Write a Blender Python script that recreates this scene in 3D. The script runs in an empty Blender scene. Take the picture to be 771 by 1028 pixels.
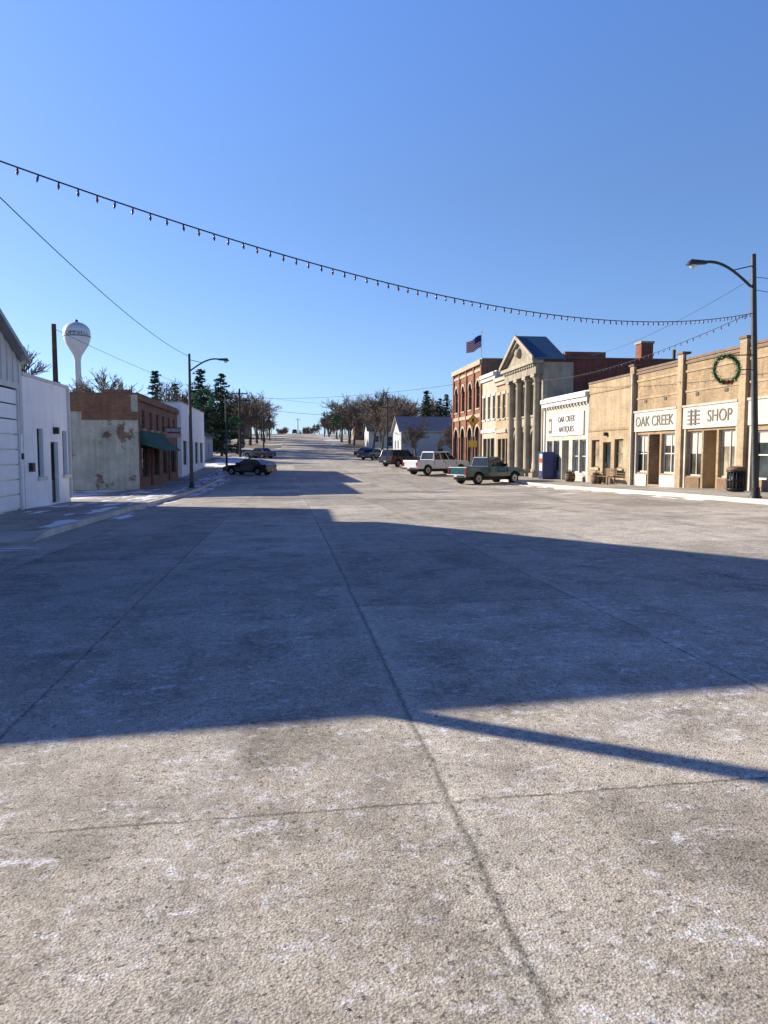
import bpy, math, random
from mathutils import Vector, Matrix
random.seed(7)
scene = bpy.context.scene
R = math.radians

# ---------------------------------------------------------------- terrain
PROF = [(-400,0),(-60,0),(0,0),(10,-.03),(25,-.2),(45,-.5),(55,-.45),(65,-.2),(80,.15),(95,.6),(130,1.8),
        (200,4.9),(260,7.8),(300,9.3),(340,9.9),(400,9.0),(600,0),(1500,-6),(5000,-6)]
def prof(y):
    P = PROF
    if y <= P[0][0]: return P[0][1]
    if y >= P[-1][0]: return P[-1][1]
    for i in range(len(P)-1):
        if P[i][0] <= y <= P[i+1][0]: break
    x0,z0 = P[i]; x1,z1 = P[i+1]
    def tan(j):
        if j <= 0 or j >= len(P)-1: return 0
        a=(P[j][1]-P[j-1][1])/(P[j][0]-P[j-1][0]); b=(P[j+1][1]-P[j][1])/(P[j+1][0]-P[j][0])
        return 0 if a*b <= 0 else 2*a*b/(a+b)
    h=x1-x0; t=(y-x0)/h; m0=tan(i)*h; m1=tan(i+1)*h
    return (2*t**3-3*t**2+1)*z0+(t**3-2*t**2+t)*m0+(-2*t**3+3*t**2)*z1+(t**3-t**2)*m1
def gz(x,y):
    f = 1.0 if y < 60 else max(0.0, 1-(y-60)/40)
    return prof(y)+.015*max(-20,min(20,x))*f
CURB_L, CURB_R = -5.2, 14.7
FL, FR = -8.7, 18.0
SW = .14

# ---------------------------------------------------------------- materials
MATS = {}
def nodes_of(name):
    m = bpy.data.materials.new(name); m.use_nodes = True
    nt = m.node_tree; nt.nodes.clear()
    out = nt.nodes.new('ShaderNodeOutputMaterial'); p = nt.nodes.new('ShaderNodeBsdfPrincipled')
    nt.links.new(p.outputs[0], out.inputs[0])
    MATS[name] = m
    return m, nt, p
class N:
    def __init__(s, nt): s.nt = nt
    def new(s, t, **k):
        n = s.nt.nodes.new(t)
        for a,b in k.items(): setattr(n,a,b)
        return n
    def link(s,a,b): s.nt.links.new(a,b)
    def val(s, inp, v):
        if isinstance(v, bpy.types.NodeSocket): s.link(v, inp)
        else: inp.default_value = v
    def math(s, op, a, b=None, clamp=False):
        n = s.new('ShaderNodeMath', operation=op, use_clamp=clamp)
        s.val(n.inputs[0], a)
        if b is not None: s.val(n.inputs[1], b)
        return n.outputs[0]
    def noise(s, vec, scale, detail=3, rough=.55, dist=0):
        n = s.new('ShaderNodeTexNoise'); s.link(vec, n.inputs['Vector'])
        n.inputs['Scale'].default_value=scale; n.inputs['Detail'].default_value=detail
        n.inputs['Roughness'].default_value=rough; n.inputs['Distortion'].default_value=dist
        return n.outputs['Fac']
    def mapr(s, v, a,b,c,d):
        n = s.new('ShaderNodeMapRange'); s.link(v,n.inputs[0])
        for i,x in enumerate((a,b,c,d)): n.inputs[i+1].default_value=x
        return n.outputs[0]
    def mix(s, f, a, b, mode='MIX'):
        n = s.new('ShaderNodeMix', data_type='RGBA', blend_type=mode)
        s.val(n.inputs[0], f)
        for i,v in ((6,a),(7,b)):
            if isinstance(v, tuple): n.inputs[i].default_value = (*v[:3],1)
            else: s.link(v, n.inputs[i])
        return n.outputs[2]
    def scalevec(s, vec, sc):
        n = s.new('ShaderNodeMapping'); s.link(vec,n.inputs[0]); n.inputs['Scale'].default_value=sc
        return n.outputs[0]
    def bump(s, h, strength, dist, p):
        n = s.new('ShaderNodeBump'); n.inputs['Strength'].default_value=strength
        n.inputs['Distance'].default_value=dist
        s.link(h,n.inputs['Height']); s.link(n.outputs[0], p.inputs['Normal'])
def mk(name, col, rough=.75, metal=0, var=.18, scale=2.0, bump=0, bscale=30, streak=0, coat=0, spec=.4):
    m, nt, p = nodes_of(name); h = N(nt)
    tc = h.new('ShaderNodeTexCoord').outputs['Object']
    f = h.mapr(h.noise(tc, scale, 4, .6), .3,.7,1-var,1+var)
    if streak:
        g = h.mapr(h.noise(h.scalevec(tc,(5,5,.35)), 1.3, 3, .6), .35,.75,1,1-streak)
        f = h.math('MULTIPLY', f, g)
    c = h.new('ShaderNodeVectorMath', operation='SCALE'); c.inputs[0].default_value = col[:3]
    h.link(f, c.inputs['Scale']); h.link(c.outputs[0], p.inputs['Base Color'])
    p.inputs['Roughness'].default_value=rough; p.inputs['Metallic'].default_value=metal
    p.inputs['Specular IOR Level'].default_value=spec
    if coat: p.inputs['Coat Weight'].default_value=coat; p.inputs['Coat Roughness'].default_value=.08
    if bump: h.bump(h.noise(tc,bscale,3,.6), bump, .02, p)
    return m
def brick(name, c1, c2, mortar, var=.25, streak=.3, paint=None, paint_thr=.5):
    m, nt, p = nodes_of(name); h = N(nt)
    tc = h.new('ShaderNodeTexCoord').outputs['Object']
    sx = h.new('ShaderNodeSeparateXYZ'); h.link(tc, sx.inputs[0])
    u = h.math('ADD', sx.outputs[0], sx.outputs[1])
    cv = h.new('ShaderNodeCombineXYZ'); h.link(u,cv.inputs[0]); h.link(sx.outputs[2],cv.inputs[1])
    b = h.new('ShaderNodeTexBrick'); h.link(cv.outputs[0], b.inputs['Vector'])
    b.inputs['Color1'].default_value=(*c1,1); b.inputs['Color2'].default_value=(*c2,1)
    b.inputs['Mortar'].default_value=(*mortar,1); b.inputs['Scale'].default_value=1
    b.inputs['Brick Width'].default_value=.22; b.inputs['Row Height'].default_value=.075
    b.inputs['Mortar Size'].default_value=.007; b.inputs['Mortar Smooth'].default_value=.3
    f = h.mapr(h.noise(tc,.9,5,.65), .3,.7,1-var,1+var)
    g = h.mapr(h.noise(h.scalevec(tc,(4,4,.3)),1.1,3,.6), .4,.8,1,1-streak)
    f = h.math('MULTIPLY', f, g)
    base = b.outputs['Color']
    if paint:
        t = h.mapr(h.noise(tc,.35,6,.7), paint_thr-.02, paint_thr+.02, 0, 1)
        base = h.mix(t, base, paint)
    c = h.new('ShaderNodeVectorMath', operation='SCALE'); h.link(base,c.inputs[0]); h.link(f,c.inputs['Scale'])
    h.link(c.outputs[0], p.inputs['Base Color']); p.inputs['Roughness'].default_value=.85
    p.inputs['Specular IOR Level'].default_value=.2
    h.bump(b.outputs['Fac'], .5, -.006, p)
    return m
def glass(name, col, rough=.04):
    m, nt, p = nodes_of(name); h=N(nt)
    tc = h.new('ShaderNodeTexCoord').outputs['Object']
    c = h.mix(h.mapr(h.noise(tc,.8,4,.6),.4,.62,0,1), tuple(x*.5 for x in col), tuple(x*1.5 for x in col))
    h.link(c,p.inputs['Base Color']); p.inputs['Roughness'].default_value=rough
    p.inputs['Specular IOR Level'].default_value=.5
    h.bump(h.noise(tc,.7,2,.5), .15, .02, p)

def concrete(name, base, dark, dust=(.63,.58,.50), jx=2.45, jy=4.6, ox=.75, oy=3.35, road=True):
    m, nt, p = nodes_of(name); h = N(nt)
    pos = h.new('ShaderNodeNewGeometry').outputs['Position']
    sx = h.new('ShaderNodeSeparateXYZ'); h.link(pos, sx.inputs[0]); X,Y = sx.outputs[0], sx.outputs[1]
    big = h.mapr(h.noise(pos,.16,4,.6,.6), .38,.62,0,1)
    col = h.mix(big, dark, base)
    med = h.noise(pos,1.3,5,.7,.4)
    col = h.mix(h.mapr(med,.33,.58,.85,0), col, tuple(c*.56 for c in dark))
    st = h.noise(h.scalevec(pos,(1.6,.10,1)),1.0,4,.65)
    col = h.mix(h.mapr(st,.48,.70,0,.55), col, dust)
    ix = h.math('FLOOR', h.math('DIVIDE', h.math('SUBTRACT', X, ox), jx))
    iy = h.math('FLOOR', h.math('DIVIDE', h.math('SUBTRACT', Y, oy), jy))
    cv = h.new('ShaderNodeCombineXYZ'); h.link(ix,cv.inputs[0]); h.link(iy,cv.inputs[1])
    wn = h.new('ShaderNodeTexWhiteNoise', noise_dimensions='2D'); h.link(cv.outputs[0], wn.inputs['Vector'])
    tone = h.mapr(wn.outputs['Value'],0,1,.78,1.10)
    sp = h.noise(pos,95,2,.75)
    sp2 = h.noise(pos,19,3,.75)
    v = h.new('ShaderNodeTexVoronoi'); h.link(pos,v.inputs['Vector']); v.inputs['Scale'].default_value=95
    spf = h.math('MULTIPLY', h.mapr(sp,.36,.60,.60,1.20), h.mapr(sp2,.3,.66,.74,1.14))
    pit = h.mapr(h.noise(pos,40,2,.6),.59,.68,1,.42)
    f = h.math('MULTIPLY', h.math('MULTIPLY', tone, spf), pit)
    s1 = h.noise(h.scalevec(pos,(1.0,1.9,1)),3.4,3,.6,.8); s2 = h.noise(pos,16,3,.75)
    salt = h.math('MULTIPLY', h.mapr(s1,.55,.65,0,1), h.mapr(s2,.46,.57,0,1))
    fr = h.math('MULTIPLY', h.mapr(h.noise(pos,9,4,.8),.55,.62,0,1), h.mapr(h.noise(pos,.5,3,.6),.42,.56,.2,1))
    salt = h.math('MAXIMUM', salt, h.math('MULTIPLY', fr, .6))
    col = h.mix(h.math('MULTIPLY',salt,.8), col, (.82,.82,.82))
    height = h.math('ADD', h.math('MULTIPLY',sp,.8), h.math('MULTIPLY',v.outputs['Distance'],.6))
    wob = h.math('MULTIPLY', h.math('SUBTRACT', sp2, .5), .05)
    wob = h.math('ADD', wob, h.math('MULTIPLY', h.math('SUBTRACT', med, .5), .06))
    def line(coord, off, per, w0, w1):
        a = h.math('DIVIDE', h.math('SUBTRACT', h.math('ADD',coord,wob), off), per)
        a = h.math('ABSOLUTE', h.math('SUBTRACT', h.math('FRACT', h.math('ADD', a, .5)), .5))
        return h.mapr(h.math('MULTIPLY',a,per), w0,w1,1,0)
    pres = h.mapr(s1,.36,.52,.25,.9)
    jl = h.math('MAXIMUM', line(X,ox,jx,.004,.018), line(Y,oy,jy,.004,.014))
    jl = h.math('MULTIPLY', jl, pres)
    if road:
        cd = h.math('ABSOLUTE', h.math('SUBTRACT', h.math('ADD', X, h.math('MULTIPLY',wob,1.3)), ox))
        cj = h.mapr(cd, .008,.030,1,0)
        jl = h.math('MAXIMUM', jl, h.math('MULTIPLY', cj, h.mapr(sp2,.4,.6,.25,.85)))
        sh = h.math('MULTIPLY', h.mapr(cd,.02,.20,1,0), h.mapr(s2,.40,.56,0,.6))
        col = h.mix(sh, col, (.70,.65,.54))
    f = h.math('MULTIPLY', f, h.mapr(jl,0,1,1,.40))
    c = h.new('ShaderNodeVectorMath', operation='SCALE'); h.link(col,c.inputs[0]); h.link(f,c.inputs['Scale'])
    h.link(c.outputs[0], p.inputs['Base Color'])
    p.inputs['Roughness'].default_value=.75; p.inputs['Specular IOR Level'].default_value=.08
    h.bump(height, .55, .005, p)

def groundmat():
    m, nt, p = nodes_of('dry_grass_ground'); h=N(nt)
    pos = h.new('ShaderNodeNewGeometry').outputs['Position']
    c = h.mix(h.mapr(h.noise(pos,.12,5,.65),.35,.65,0,1), (.13,.10,.055), (.24,.19,.12))
    c = h.mix(h.mapr(h.noise(pos,2.5,4,.7),.35,.65,0,.5), c, (.08,.065,.04))
    sn = h.math('MULTIPLY', h.mapr(h.noise(pos,.09,4,.65),.49,.55,0,1), h.mapr(h.noise(pos,1.5,4,.7),.38,.50,0,1))
    c = h.mix(sn, c, (.72,.74,.78)); h.link(c,p.inputs['Base Color']); p.inputs['Roughness'].default_value=.95
    h.bump(h.noise(pos,5,4,.7), .6, .08, p)

concrete('road_concrete', (.655,.585,.475), (.50,.445,.36))
concrete('sidewalk_concrete', (.56,.51,.43), (.43,.395,.335), jx=1.5, jy=1.5, ox=FL, oy=0, road=False)
mk('curb_concrete', (.55,.50,.43), .85, var=.25, scale=1.5, bump=.3)
groundmat()
brick('tan_brick', (.355,.25,.145), (.26,.18,.105), (.35,.29,.21))
brick('light_tan_brick', (.41,.305,.19), (.33,.245,.15), (.39,.325,.245))
brick('red_brick', (.24,.07,.045), (.16,.047,.033), (.26,.19,.14))
brick('dark_red_brick', (.20,.055,.038), (.13,.040,.029), (.19,.14,.11))
brick('orange_brick', (.25,.09,.052), (.18,.06,.036), (.27,.2,.14))
brick('plastered_brick', (.20,.12,.08), (.15,.09,.065), (.3,.26,.2), paint=(.45,.44,.36), paint_thr=.42)
brick('brown_brick', (.27,.125,.075), (.18,.085,.052), (.27,.2,.15))
mk('limestone', (.40,.335,.245), .8, var=.22, scale=1.2, streak=.35, bump=.2)
mk('cream_stone', (.43,.375,.29), .8, var=.18, scale=1.2, streak=.3, bump=.2)
mk('bank_stone', (.29,.25,.19), .8, var=.28, scale=1.4, streak=.4, bump=.2)
mk('bank_trim', (.345,.30,.23), .8, var=.22, scale=1.4, streak=.35, bump=.2)
mk('white_paint', (.60,.59,.56), .55, var=.07, scale=1.5, streak=.12)
mk('old_white_paint', (.45,.42,.37), .7, var=.18, scale=1.8, streak=.35, bump=.1)
mk('white_stucco', (.88,.87,.85), .85, var=.06, scale=1.0, streak=.10, bump=.25)
mk('sign_white', (.50,.465,.40), .5, var=.10, scale=2, streak=.2)
mk('sign_black', (.03,.03,.03), .5, var=.1)
mk('sign_faded', (.10,.085,.07), .6, var=.3, scale=5)
mk('dark_trim', (.05,.045,.04), .6, var=.3)
mk('brown_wood', (.17,.10,.05), .7, var=.3, scale=4, streak=.3)
mk('plywood', (.38,.28,.16), .75, var=.15, scale=3, streak=.2)
mk('black_metal', (.025,.025,.028), .45, metal=.3, var=.2)
mk('lamp_metal', (.05,.05,.05), .5, metal=.5, var=.25, scale=6)
mk('old_wood', (.06,.045,.035), .9, var=.35, scale=5, streak=.4, bump=.4)
mk('grey_metal_roof', (.28,.29,.30), .45, metal=.6, var=.12)
mk('teal_roof', (.045,.115,.19), .6, metal=.1, var=.15)
mk('green_awning', (.025,.085,.065), .8, var=.25)
mk('roof_tar', (.06,.06,.06), .9, var=.3)
mk('coping_tile', (.14,.085,.058), .7, var=.3)
mk('garage_white', (.87,.87,.86), .45, var=.05, streak=.08)
mk('metal_siding', (.55,.54,.52), .5, metal=.1, var=.08, streak=.1)
mk('rubber', (.018,.018,.018), .85, var=.2)
mk('rim', (.40,.40,.41), .3, metal=.9, var=.05)
mk('chrome', (.55,.55,.55), .15, metal=1, var=.03)
mk('paint_teal', (.0,.06,.085), .28, var=.06, coat=.7)
mk('paint_black', (.012,.012,.014), .25, var=.1, coat=1)
mk('paint_white', (.62,.63,.64), .3, var=.04, coat=.8)
mk('paint_darkgrey', (.05,.055,.065), .28, metal=.3, var=.05, coat=1)
mk('plastic_black', (.02,.02,.02), .6, var=.1)
mk('headlight', (.6,.6,.6), .1, var=.02)
mk('taillight', (.35,.01,.01), .2, var=.02)
mk('bark', (.10,.08,.066), .95, var=.3, scale=6)
mk('twigs', (.16,.122,.093), .95, var=.25, scale=3)
mk('needle_dark', (.022,.045,.022), .9, var=.4, scale=1.5)
mk('needle_light', (.055,.09,.033), .9, var=.4, scale=1.5)
mk('wreath_green', (.02,.13,.05), .7, var=.4, scale=9)
mk('bulb_red', (.24,.02,.03), .2, var=.1)
mk('bulb_blue', (.03,.04,.16), .2, var=.1)
mk('gold', (.6,.36,.07), .35, metal=.5, var=.1)
mk('sign_yellow', (.62,.45,.03), .5, var=.05)
mk('sign_red', (.42,.025,.025), .5, var=.05)
mk('flag_white', (.60,.58,.55), .8, var=.05)
mk('flag_red', (.42,.025,.035), .8, var=.05)
mk('flag_blue', (.03,.035,.15), .8, var=.05)
mk('vending_blue', (.01,.025,.15), .35, var=.1)
mk('tower_white', (.66,.68,.70), .5, var=.05, scale=.5, streak=.1)
mk('shingles', (.11,.105,.10), .9, var=.3, scale=3)
mk('brown_siding', (.25,.18,.125), .8, var=.1)
mk('grey_siding', (.34,.36,.38), .7, var=.1)
mk('stone', (.30,.265,.22), .9, var=.35, scale=30)
mk('snow', (.87,.89,.92), .7, var=.05, bump=.3, bscale=12)
glass('window_glass', (.045,.055,.06)); glass('shop_glass', (.06,.055,.045)); glass('car_glass', (.012,.015,.018))
glass('papered_glass', (.26,.22,.155), .15)

# ---------------------------------------------------------------- builder
def V(*a): return Vector(a)
class B:
    def __init__(s, name, loc=(0,0,0), rotz=0, local=False, scale=1.0):
        s.name=name; s.loc=Vector(loc); s.rotz=rotz; s.local=local; s.P={}; s.texts=[]; s.scale=scale
    def add(s, part, mat, verts, faces, smooth=False):
        d = s.P.setdefault(part, dict(v=[],f=[],m=[],mi=[],s=[]))
        if mat not in d['m']: d['m'].append(mat)
        k=len(d['v']); mi=d['m'].index(mat)
        d['v'].extend([tuple(v) for v in verts])
        for f in faces:
            d['f'].append([i+k for i in f]); d['mi'].append(mi); d['s'].append(smooth)
    def quad(s, part, mat, pts): s.add(part,mat,pts,[list(range(len(pts)))])
    def hexa(s, part, mat, p):
        s.add(part,mat,p,[(0,3,2,1),(4,5,6,7),(0,1,5,4),(1,2,6,5),(2,3,7,6),(3,0,4,7)])
    def box(s, part, mat, x0,x1,y0,y1,z0,z1):
        s.hexa(part,mat,[(x0,y0,z0),(x1,y0,z0),(x1,y1,z0),(x0,y1,z0),(x0,y0,z1),(x1,y0,z1),(x1,y1,z1),(x0,y1,z1)])
    def tube(s, part, mat, pts, rad, n=8, caps=True, smooth=True):
        pts=[Vector(p) for p in pts]
        if not hasattr(rad,'__len__'): rad=[rad]*len(pts)
        vs=[]; fs=[]; prev=None
        for i,p in enumerate(pts):
            d=(pts[min(i+1,len(pts)-1)]-pts[max(i-1,0)]).normalized()
            a = prev - d*prev.dot(d) if prev is not None else d.orthogonal()
            if a.length<1e-5: a=d.orthogonal()
            a.normalize(); prev=a; b=d.cross(a)
            for k in range(n):
                t=2*math.pi*k/n; vs.append(p+(a*math.cos(t)+b*math.sin(t))*rad[i])
        for i in range(len(pts)-1):
            for k in range(n):
                k2=(k+1)%n; fs.append((i*n+k,i*n+k2,(i+1)*n+k2,(i+1)*n+k))
        s.add(part,mat,vs,fs,smooth)
        if caps:
            s.add(part,mat,vs[:n],[list(range(n))[::-1]]); s.add(part,mat,vs[-n:],[list(range(n))])
    def lathe(s, part, mat, c, pr, n=24, smooth=True):
        vs=[];fs=[]
        for r,z in pr:
            for k in range(n):
                t=2*math.pi*k/n; vs.append((c[0]+r*math.cos(t),c[1]+r*math.sin(t),c[2]+z))
        for i in range(len(pr)-1):
            for k in range(n):
                k2=(k+1)%n; fs.append((i*n+k,i*n+k2,(i+1)*n+k2,(i+1)*n+k))
        fs.append(list(range(n))[::-1]); fs.append([(len(pr)-1)*n+k for k in range(n)])
        s.add(part,mat,vs,fs,smooth)
    def prism(s, part, mat, poly, y0, y1, taper=None):
        n=len(poly)
        def sc(z): return taper(z) if taper else 1
        vs=[(x,y0*sc(z),z) for x,z in poly]+[(x,y1*sc(z),z) for x,z in poly]
        fs=[list(range(n)), list(range(n,2*n))[::-1]]+[(i,n+i,n+(i+1)%n,(i+1)%n) for i in range(n)]
        s.add(part,mat,vs,fs)
    def text(s, part, body, c, size, xd, nrm, mat, width=None):
        s.texts.append((part,body,Vector(c),size,Vector(xd),Vector(nrm),mat,width))
    def finish(s, bevel={}):
        e = bpy.data.objects.new(s.name, None); scene.collection.objects.link(e)
        e.empty_display_size=.5
        e.location=s.loc; e.rotation_euler=(0,0,s.rotz); e.scale=(s.scale,)*3
        for part,d in s.P.items():
            me=bpy.data.meshes.new(part)
            off = Vector((0,0,0)) if s.local else s.loc
            me.from_pydata([tuple(Vector(v)-off) for v in d['v']],[],d['f'])
            for m in d['m']: me.materials.append(MATS[m])
            me.polygons.foreach_set('material_index', d['mi']); me.polygons.foreach_set('use_smooth', d['s'])
            me.update()
            o=bpy.data.objects.new(part,me); scene.collection.objects.link(o); o.parent=e
            if part in bevel:
                b=o.modifiers.new('bevel','BEVEL'); b.width=bevel[part]; b.segments=3; b.limit_method='ANGLE'; b.angle_limit=R(25)
        for part,body,c,size,xd,nrm,mat,width in s.texts:
            cu=bpy.data.curves.new(part,'FONT'); cu.body=body; cu.size=size; cu.align_x='CENTER'; cu.align_y='CENTER'; cu.extrude=.008
            cu.materials.append(MATS[mat])
            o=bpy.data.objects.new(part,cu); scene.collection.objects.link(o); o.parent=e
            if width: cu.space_character=width
            z=nrm.normalized(); x=xd.normalized(); y=z.cross(x)
            M=Matrix((x,y,z)).transposed().to_4x4()
            M.translation = c-(Vector((0,0,0)) if s.local else s.loc); o.matrix_local=M
        return e

def facade(b, org, ud, n, W, v0, v1, ops, mat, part='front_wall', depth=.2):
    org=Vector(org); ud=Vector(ud); n=Vector(n); Z=Vector((0,0,1))
    P=lambda u,v,w: org+ud*u+Z*v+n*w
    us=sorted({0,W,*[o['u'][0] for o in ops],*[o['u'][1] for o in ops]})
    for a,c in zip(us[:-1],us[1:]):
        m=(a+c)/2; cur=v0
        hit=sorted([o for o in ops if o['u'][0]<m<o['u'][1]], key=lambda o:o['v'][0])
        for o in hit:
            if o['v'][0]>cur+1e-4: b.quad(part,mat,[P(a,cur,0),P(c,cur,0),P(c,o['v'][0],0),P(a,o['v'][0],0)])
            cur=o['v'][1]
        if cur<v1: b.quad(part,mat,[P(a,cur,0),P(c,cur,0),P(c,v1,0),P(a,v1,0)])
    def fbox(part,mat,u0,u1,a,c,w0,w1):
        b.hexa(part,mat,[P(u0,a,w0),P(u1,a,w0),P(u1,a,w1),P(u0,a,w1),P(u0,c,w0),P(u1,c,w0),P(u1,c,w1),P(u0,c,w1)])
    for o in ops:
        u0,u1=o['u']; a,c=o['v']; dp=o.get('depth',depth); rm=o.get('reveal',mat)
        b.quad(part,rm,[P(u0,a,0),P(u0,c,0),P(u0,c,-dp),P(u0,a,-dp)])
        b.quad(part,rm,[P(u1,a,0),P(u1,c,0),P(u1,c,-dp),P(u1,a,-dp)])
        b.quad(part,rm,[P(u0,a,0),P(u1,a,0),P(u1,a,-dp),P(u0,a,-dp)])
        b.quad(part,rm,[P(u0,c,0),P(u1,c,0),P(u1,c,-dp),P(u0,c,-dp)])
        g=o.get('glass','window_glass'); fm=o.get('frame','dark_trim'); fw=o.get('fw',.07)
        b.quad('panes' if 'glass' in g else 'infill',g,[P(u0,a,-dp+.004),P(u1,a,-dp+.004),P(u1,c,-dp+.004),P(u0,c,-dp+.004)])
        w0,w1=-dp+.01,-dp+.06
        fbox('frames',fm,u0,u0+fw,a,c,w0,w1); fbox('frames',fm,u1-fw,u1,a,c,w0,w1)
        fbox('frames',fm,u0+fw,u1-fw,a,a+fw,w0,w1); fbox('frames',fm,u0+fw,u1-fw,c-fw,c,w0,w1)
        for k in range(1,o.get('cols',1)):
            m=u0+(u1-u0)*k/o['cols']; fbox('frames',fm,m-fw*.4,m+fw*.4,a+fw,c-fw,w0,w1-.005)
        for k in range(1,o.get('rows',1)):
            m=a+(c-a)*k/o['rows']; fbox('frames',fm,u0+fw,u1-fw,m-fw*.35,m+fw*.35,w0,w1-.01)
        if o.get('shade'): fbox('window_shades','sign_white',u0+fw,u1-fw,c-(c-a)*o['shade'],c-fw,-dp+.006,-dp+.012)
        if o.get('sill'): fbox('sills',o['sill'],u0-.1,u1+.1,a-.14,a-.002,.002,.1)
        if o.get('lintel'): fbox('lintels',o['lintel'],u0-.12,u1+.12,c+.002,c+.25,.003,.06)
        if o.get('door'):
            fbox('door_panels',o['door'],u0+fw,u1-fw,a+fw,a+.85,w0,w1-.012); 
            fbox('door_handles','chrome',u1-fw-.14,u1-fw-.10,a+.95,a+1.15,w1,w1+.05)
        if o.get('arch'):
            r=(u1-u0)/2; m=(u0+u1)/2; K=10
            for k in range(K):
                t0=math.pi*k/K; t1=math.pi*(k+1)/K
                x0,y0=m+r*math.cos(t0), c-r+r*math.sin(t0); x1,y1=m+r*math.cos(t1), c-r+r*math.sin(t1)
                b.quad(part,mat,[P(x0,y0,.004),P(x1,y1,.004),P(x1,c+.01,.004),P(x0,c+.01,.004)])
                q0=(m+(r+.22)*math.cos(t0), c-r+(r+.22)*math.sin(t0)); q1=(m+(r+.22)*math.cos(t1), c-r+(r+.22)*math.sin(t1))
                rim=o['arch']
                b.hexa('arch_trim',rim,[P(x0,y0,.006),P(x1,y1,.006),P(x1,y1,.08),P(x0,y0,.08),P(*q0,.006),P(*q1,.006),P(*q1,.08),P(*q0,.08)])
    return P,fbox
def shell(b, side, xf, y0,y1, dx, zb, H, sidemat, coping='coping_tile', copw=.3):
    xb = xf+side*dx; z0=zb-1.2; z1=zb+H
    b.quad('side_walls',sidemat,[(xf,y0,z0),(xb,y0,z0),(xb,y0,z1),(xf,y0,z1)])
    b.quad('side_walls',sidemat,[(xf,y1,z0),(xb,y1,z0),(xb,y1,z1),(xf,y1,z1)])
    b.quad('back_wall',sidemat,[(xb,y0,z0),(xb,y1,z0),(xb,y1,z1),(xb,y0,z1)])
    b.quad('roof','roof_tar',[(xf,y0,z1-.5),(xb,y0,z1-.5),(xb,y1,z1-.5),(xf,y1,z1-.5)])
    if coping:
        e=.05
        b.box('coping',coping,*sorted((xf-side*e,xf+side*copw)),y0-.001,y1+.001,z1+.002,z1+.11)
        b.box('coping',coping,*sorted((xf+side*copw,xb)),y0-e,y0+copw,z1+.003,z1+.10)
        b.box('coping',coping,*sorted((xf+side*copw,xb)),y1-copw,y1+e,z1+.001,z1+.10)
def W(u0,u1,v0,v1,**k): return dict(u=(u0,u1),v=(v0,v1),**k)

# ---------------------------------------------------------------- sheets
YL=[-400,-150,-60,-40]+[i for i in range(-30,62,2)]+[i for i in range(62,450,6)]+[460,500,560,640,800,1100,1600,2500,4000]
def sheet(name, mat, xs, ys, dz, xmap=None):
    vs=[];fs=[];nx=len(xs)
    for y in ys:
        for x in xs:
            xx = xmap(x,y) if xmap else x
            vs.append((xx,y,gz(xx,y)+dz))
    for j in range(len(ys)-1):
        for i in range(nx-1): fs.append((j*nx+i,j*nx+i+1,(j+1)*nx+i+1,(j+1)*nx+i))
    me=bpy.data.meshes.new(name); me.from_pydata(vs,[],fs); me.materials.append(MATS[mat])
    for p in me.polygons: p.use_smooth=True
    o=bpy.data.objects.new(name,me); scene.collection.objects.link(o); return o
def ysub(a,b): return sorted({a,b,*[y for y in YL if a<y<b]})
sheet('ground','dry_grass_ground',[-3000,-1000,-300,-100,-50,-20,FL,CURB_L,0,CURB_R,FR,20,50,100,300,1000,3000],YL,-.05)
def taper(x,y):
    t=min(1,max(0,(y-108)/35)); cx=4.0; k=1+t*(.55-1)
    return cx+(x-cx)*k if t>0 else x
sheet('road','road_concrete',[CURB_L,-2,1,5,10,CURB_R],ysub(17,440),0,taper)
sheet('street_intersection','road_concrete',[-80,-40,-20,CURB_L,-2,1,5,10,CURB_R,20,45,80],ysub(-40,17),0)
def walk(name, xa, xb, ya, yb, curbx, pavemat='sidewalk_concrete'):
    b=B(name,(0,0,0)); ys=ysub(ya,yb); sgn = 1 if curbx==xb else -1
    inner = curbx - sgn*.18
    for p,q in zip(ys[:-1],ys[1:]):
        lo,hi = (xa,inner) if sgn>0 else (inner,xb)
        b.quad('paving',pavemat,[(lo,p,gz(lo,p)+SW),(hi,p,gz(hi,p)+SW),(hi,q,gz(hi,q)+SW),(lo,q,gz(lo,q)+SW)])
        c0,c1=sorted((inner,curbx))
        b.hexa('kerb','curb_concrete',[(c0,p,gz(c0,p)-.2),(c1,p,gz(c1,p)-.2),(c1,q,gz(c1,q)-.2),(c0,q,gz(c0,q)-.2),
              (c0,p,gz(c0,p)+SW+.006),(c1,p,gz(c1,p)+SW+.002),(c1,q,gz(c1,q)+SW+.002),(c0,q,gz(c0,q)+SW+.006)])
    b.hexa('end_ramp','curb_concrete',[(xa,ya-.9,gz(xa,ya-.9)-.1),(xb,ya-.9,gz(xb,ya-.9)-.1),(xb,ya-.002,gz(xb,ya)-.1),(xa,ya-.002,gz(xa,ya)-.1),
        (xa,ya-.9,gz(xa,ya-.9)+.01),(xb,ya-.9,gz(xb,ya-.9)+.01),(xb,ya-.002,gz(xb,ya)+SW-.001),(xa,ya-.002,gz(xa,ya)+SW-.001)])
    b.finish()
walk('sidewalk',FL-12,CURB_L,17,110,CURB_L)
walk('sidewalk',CURB_R,FR+1,17,110,CURB_R)

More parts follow.
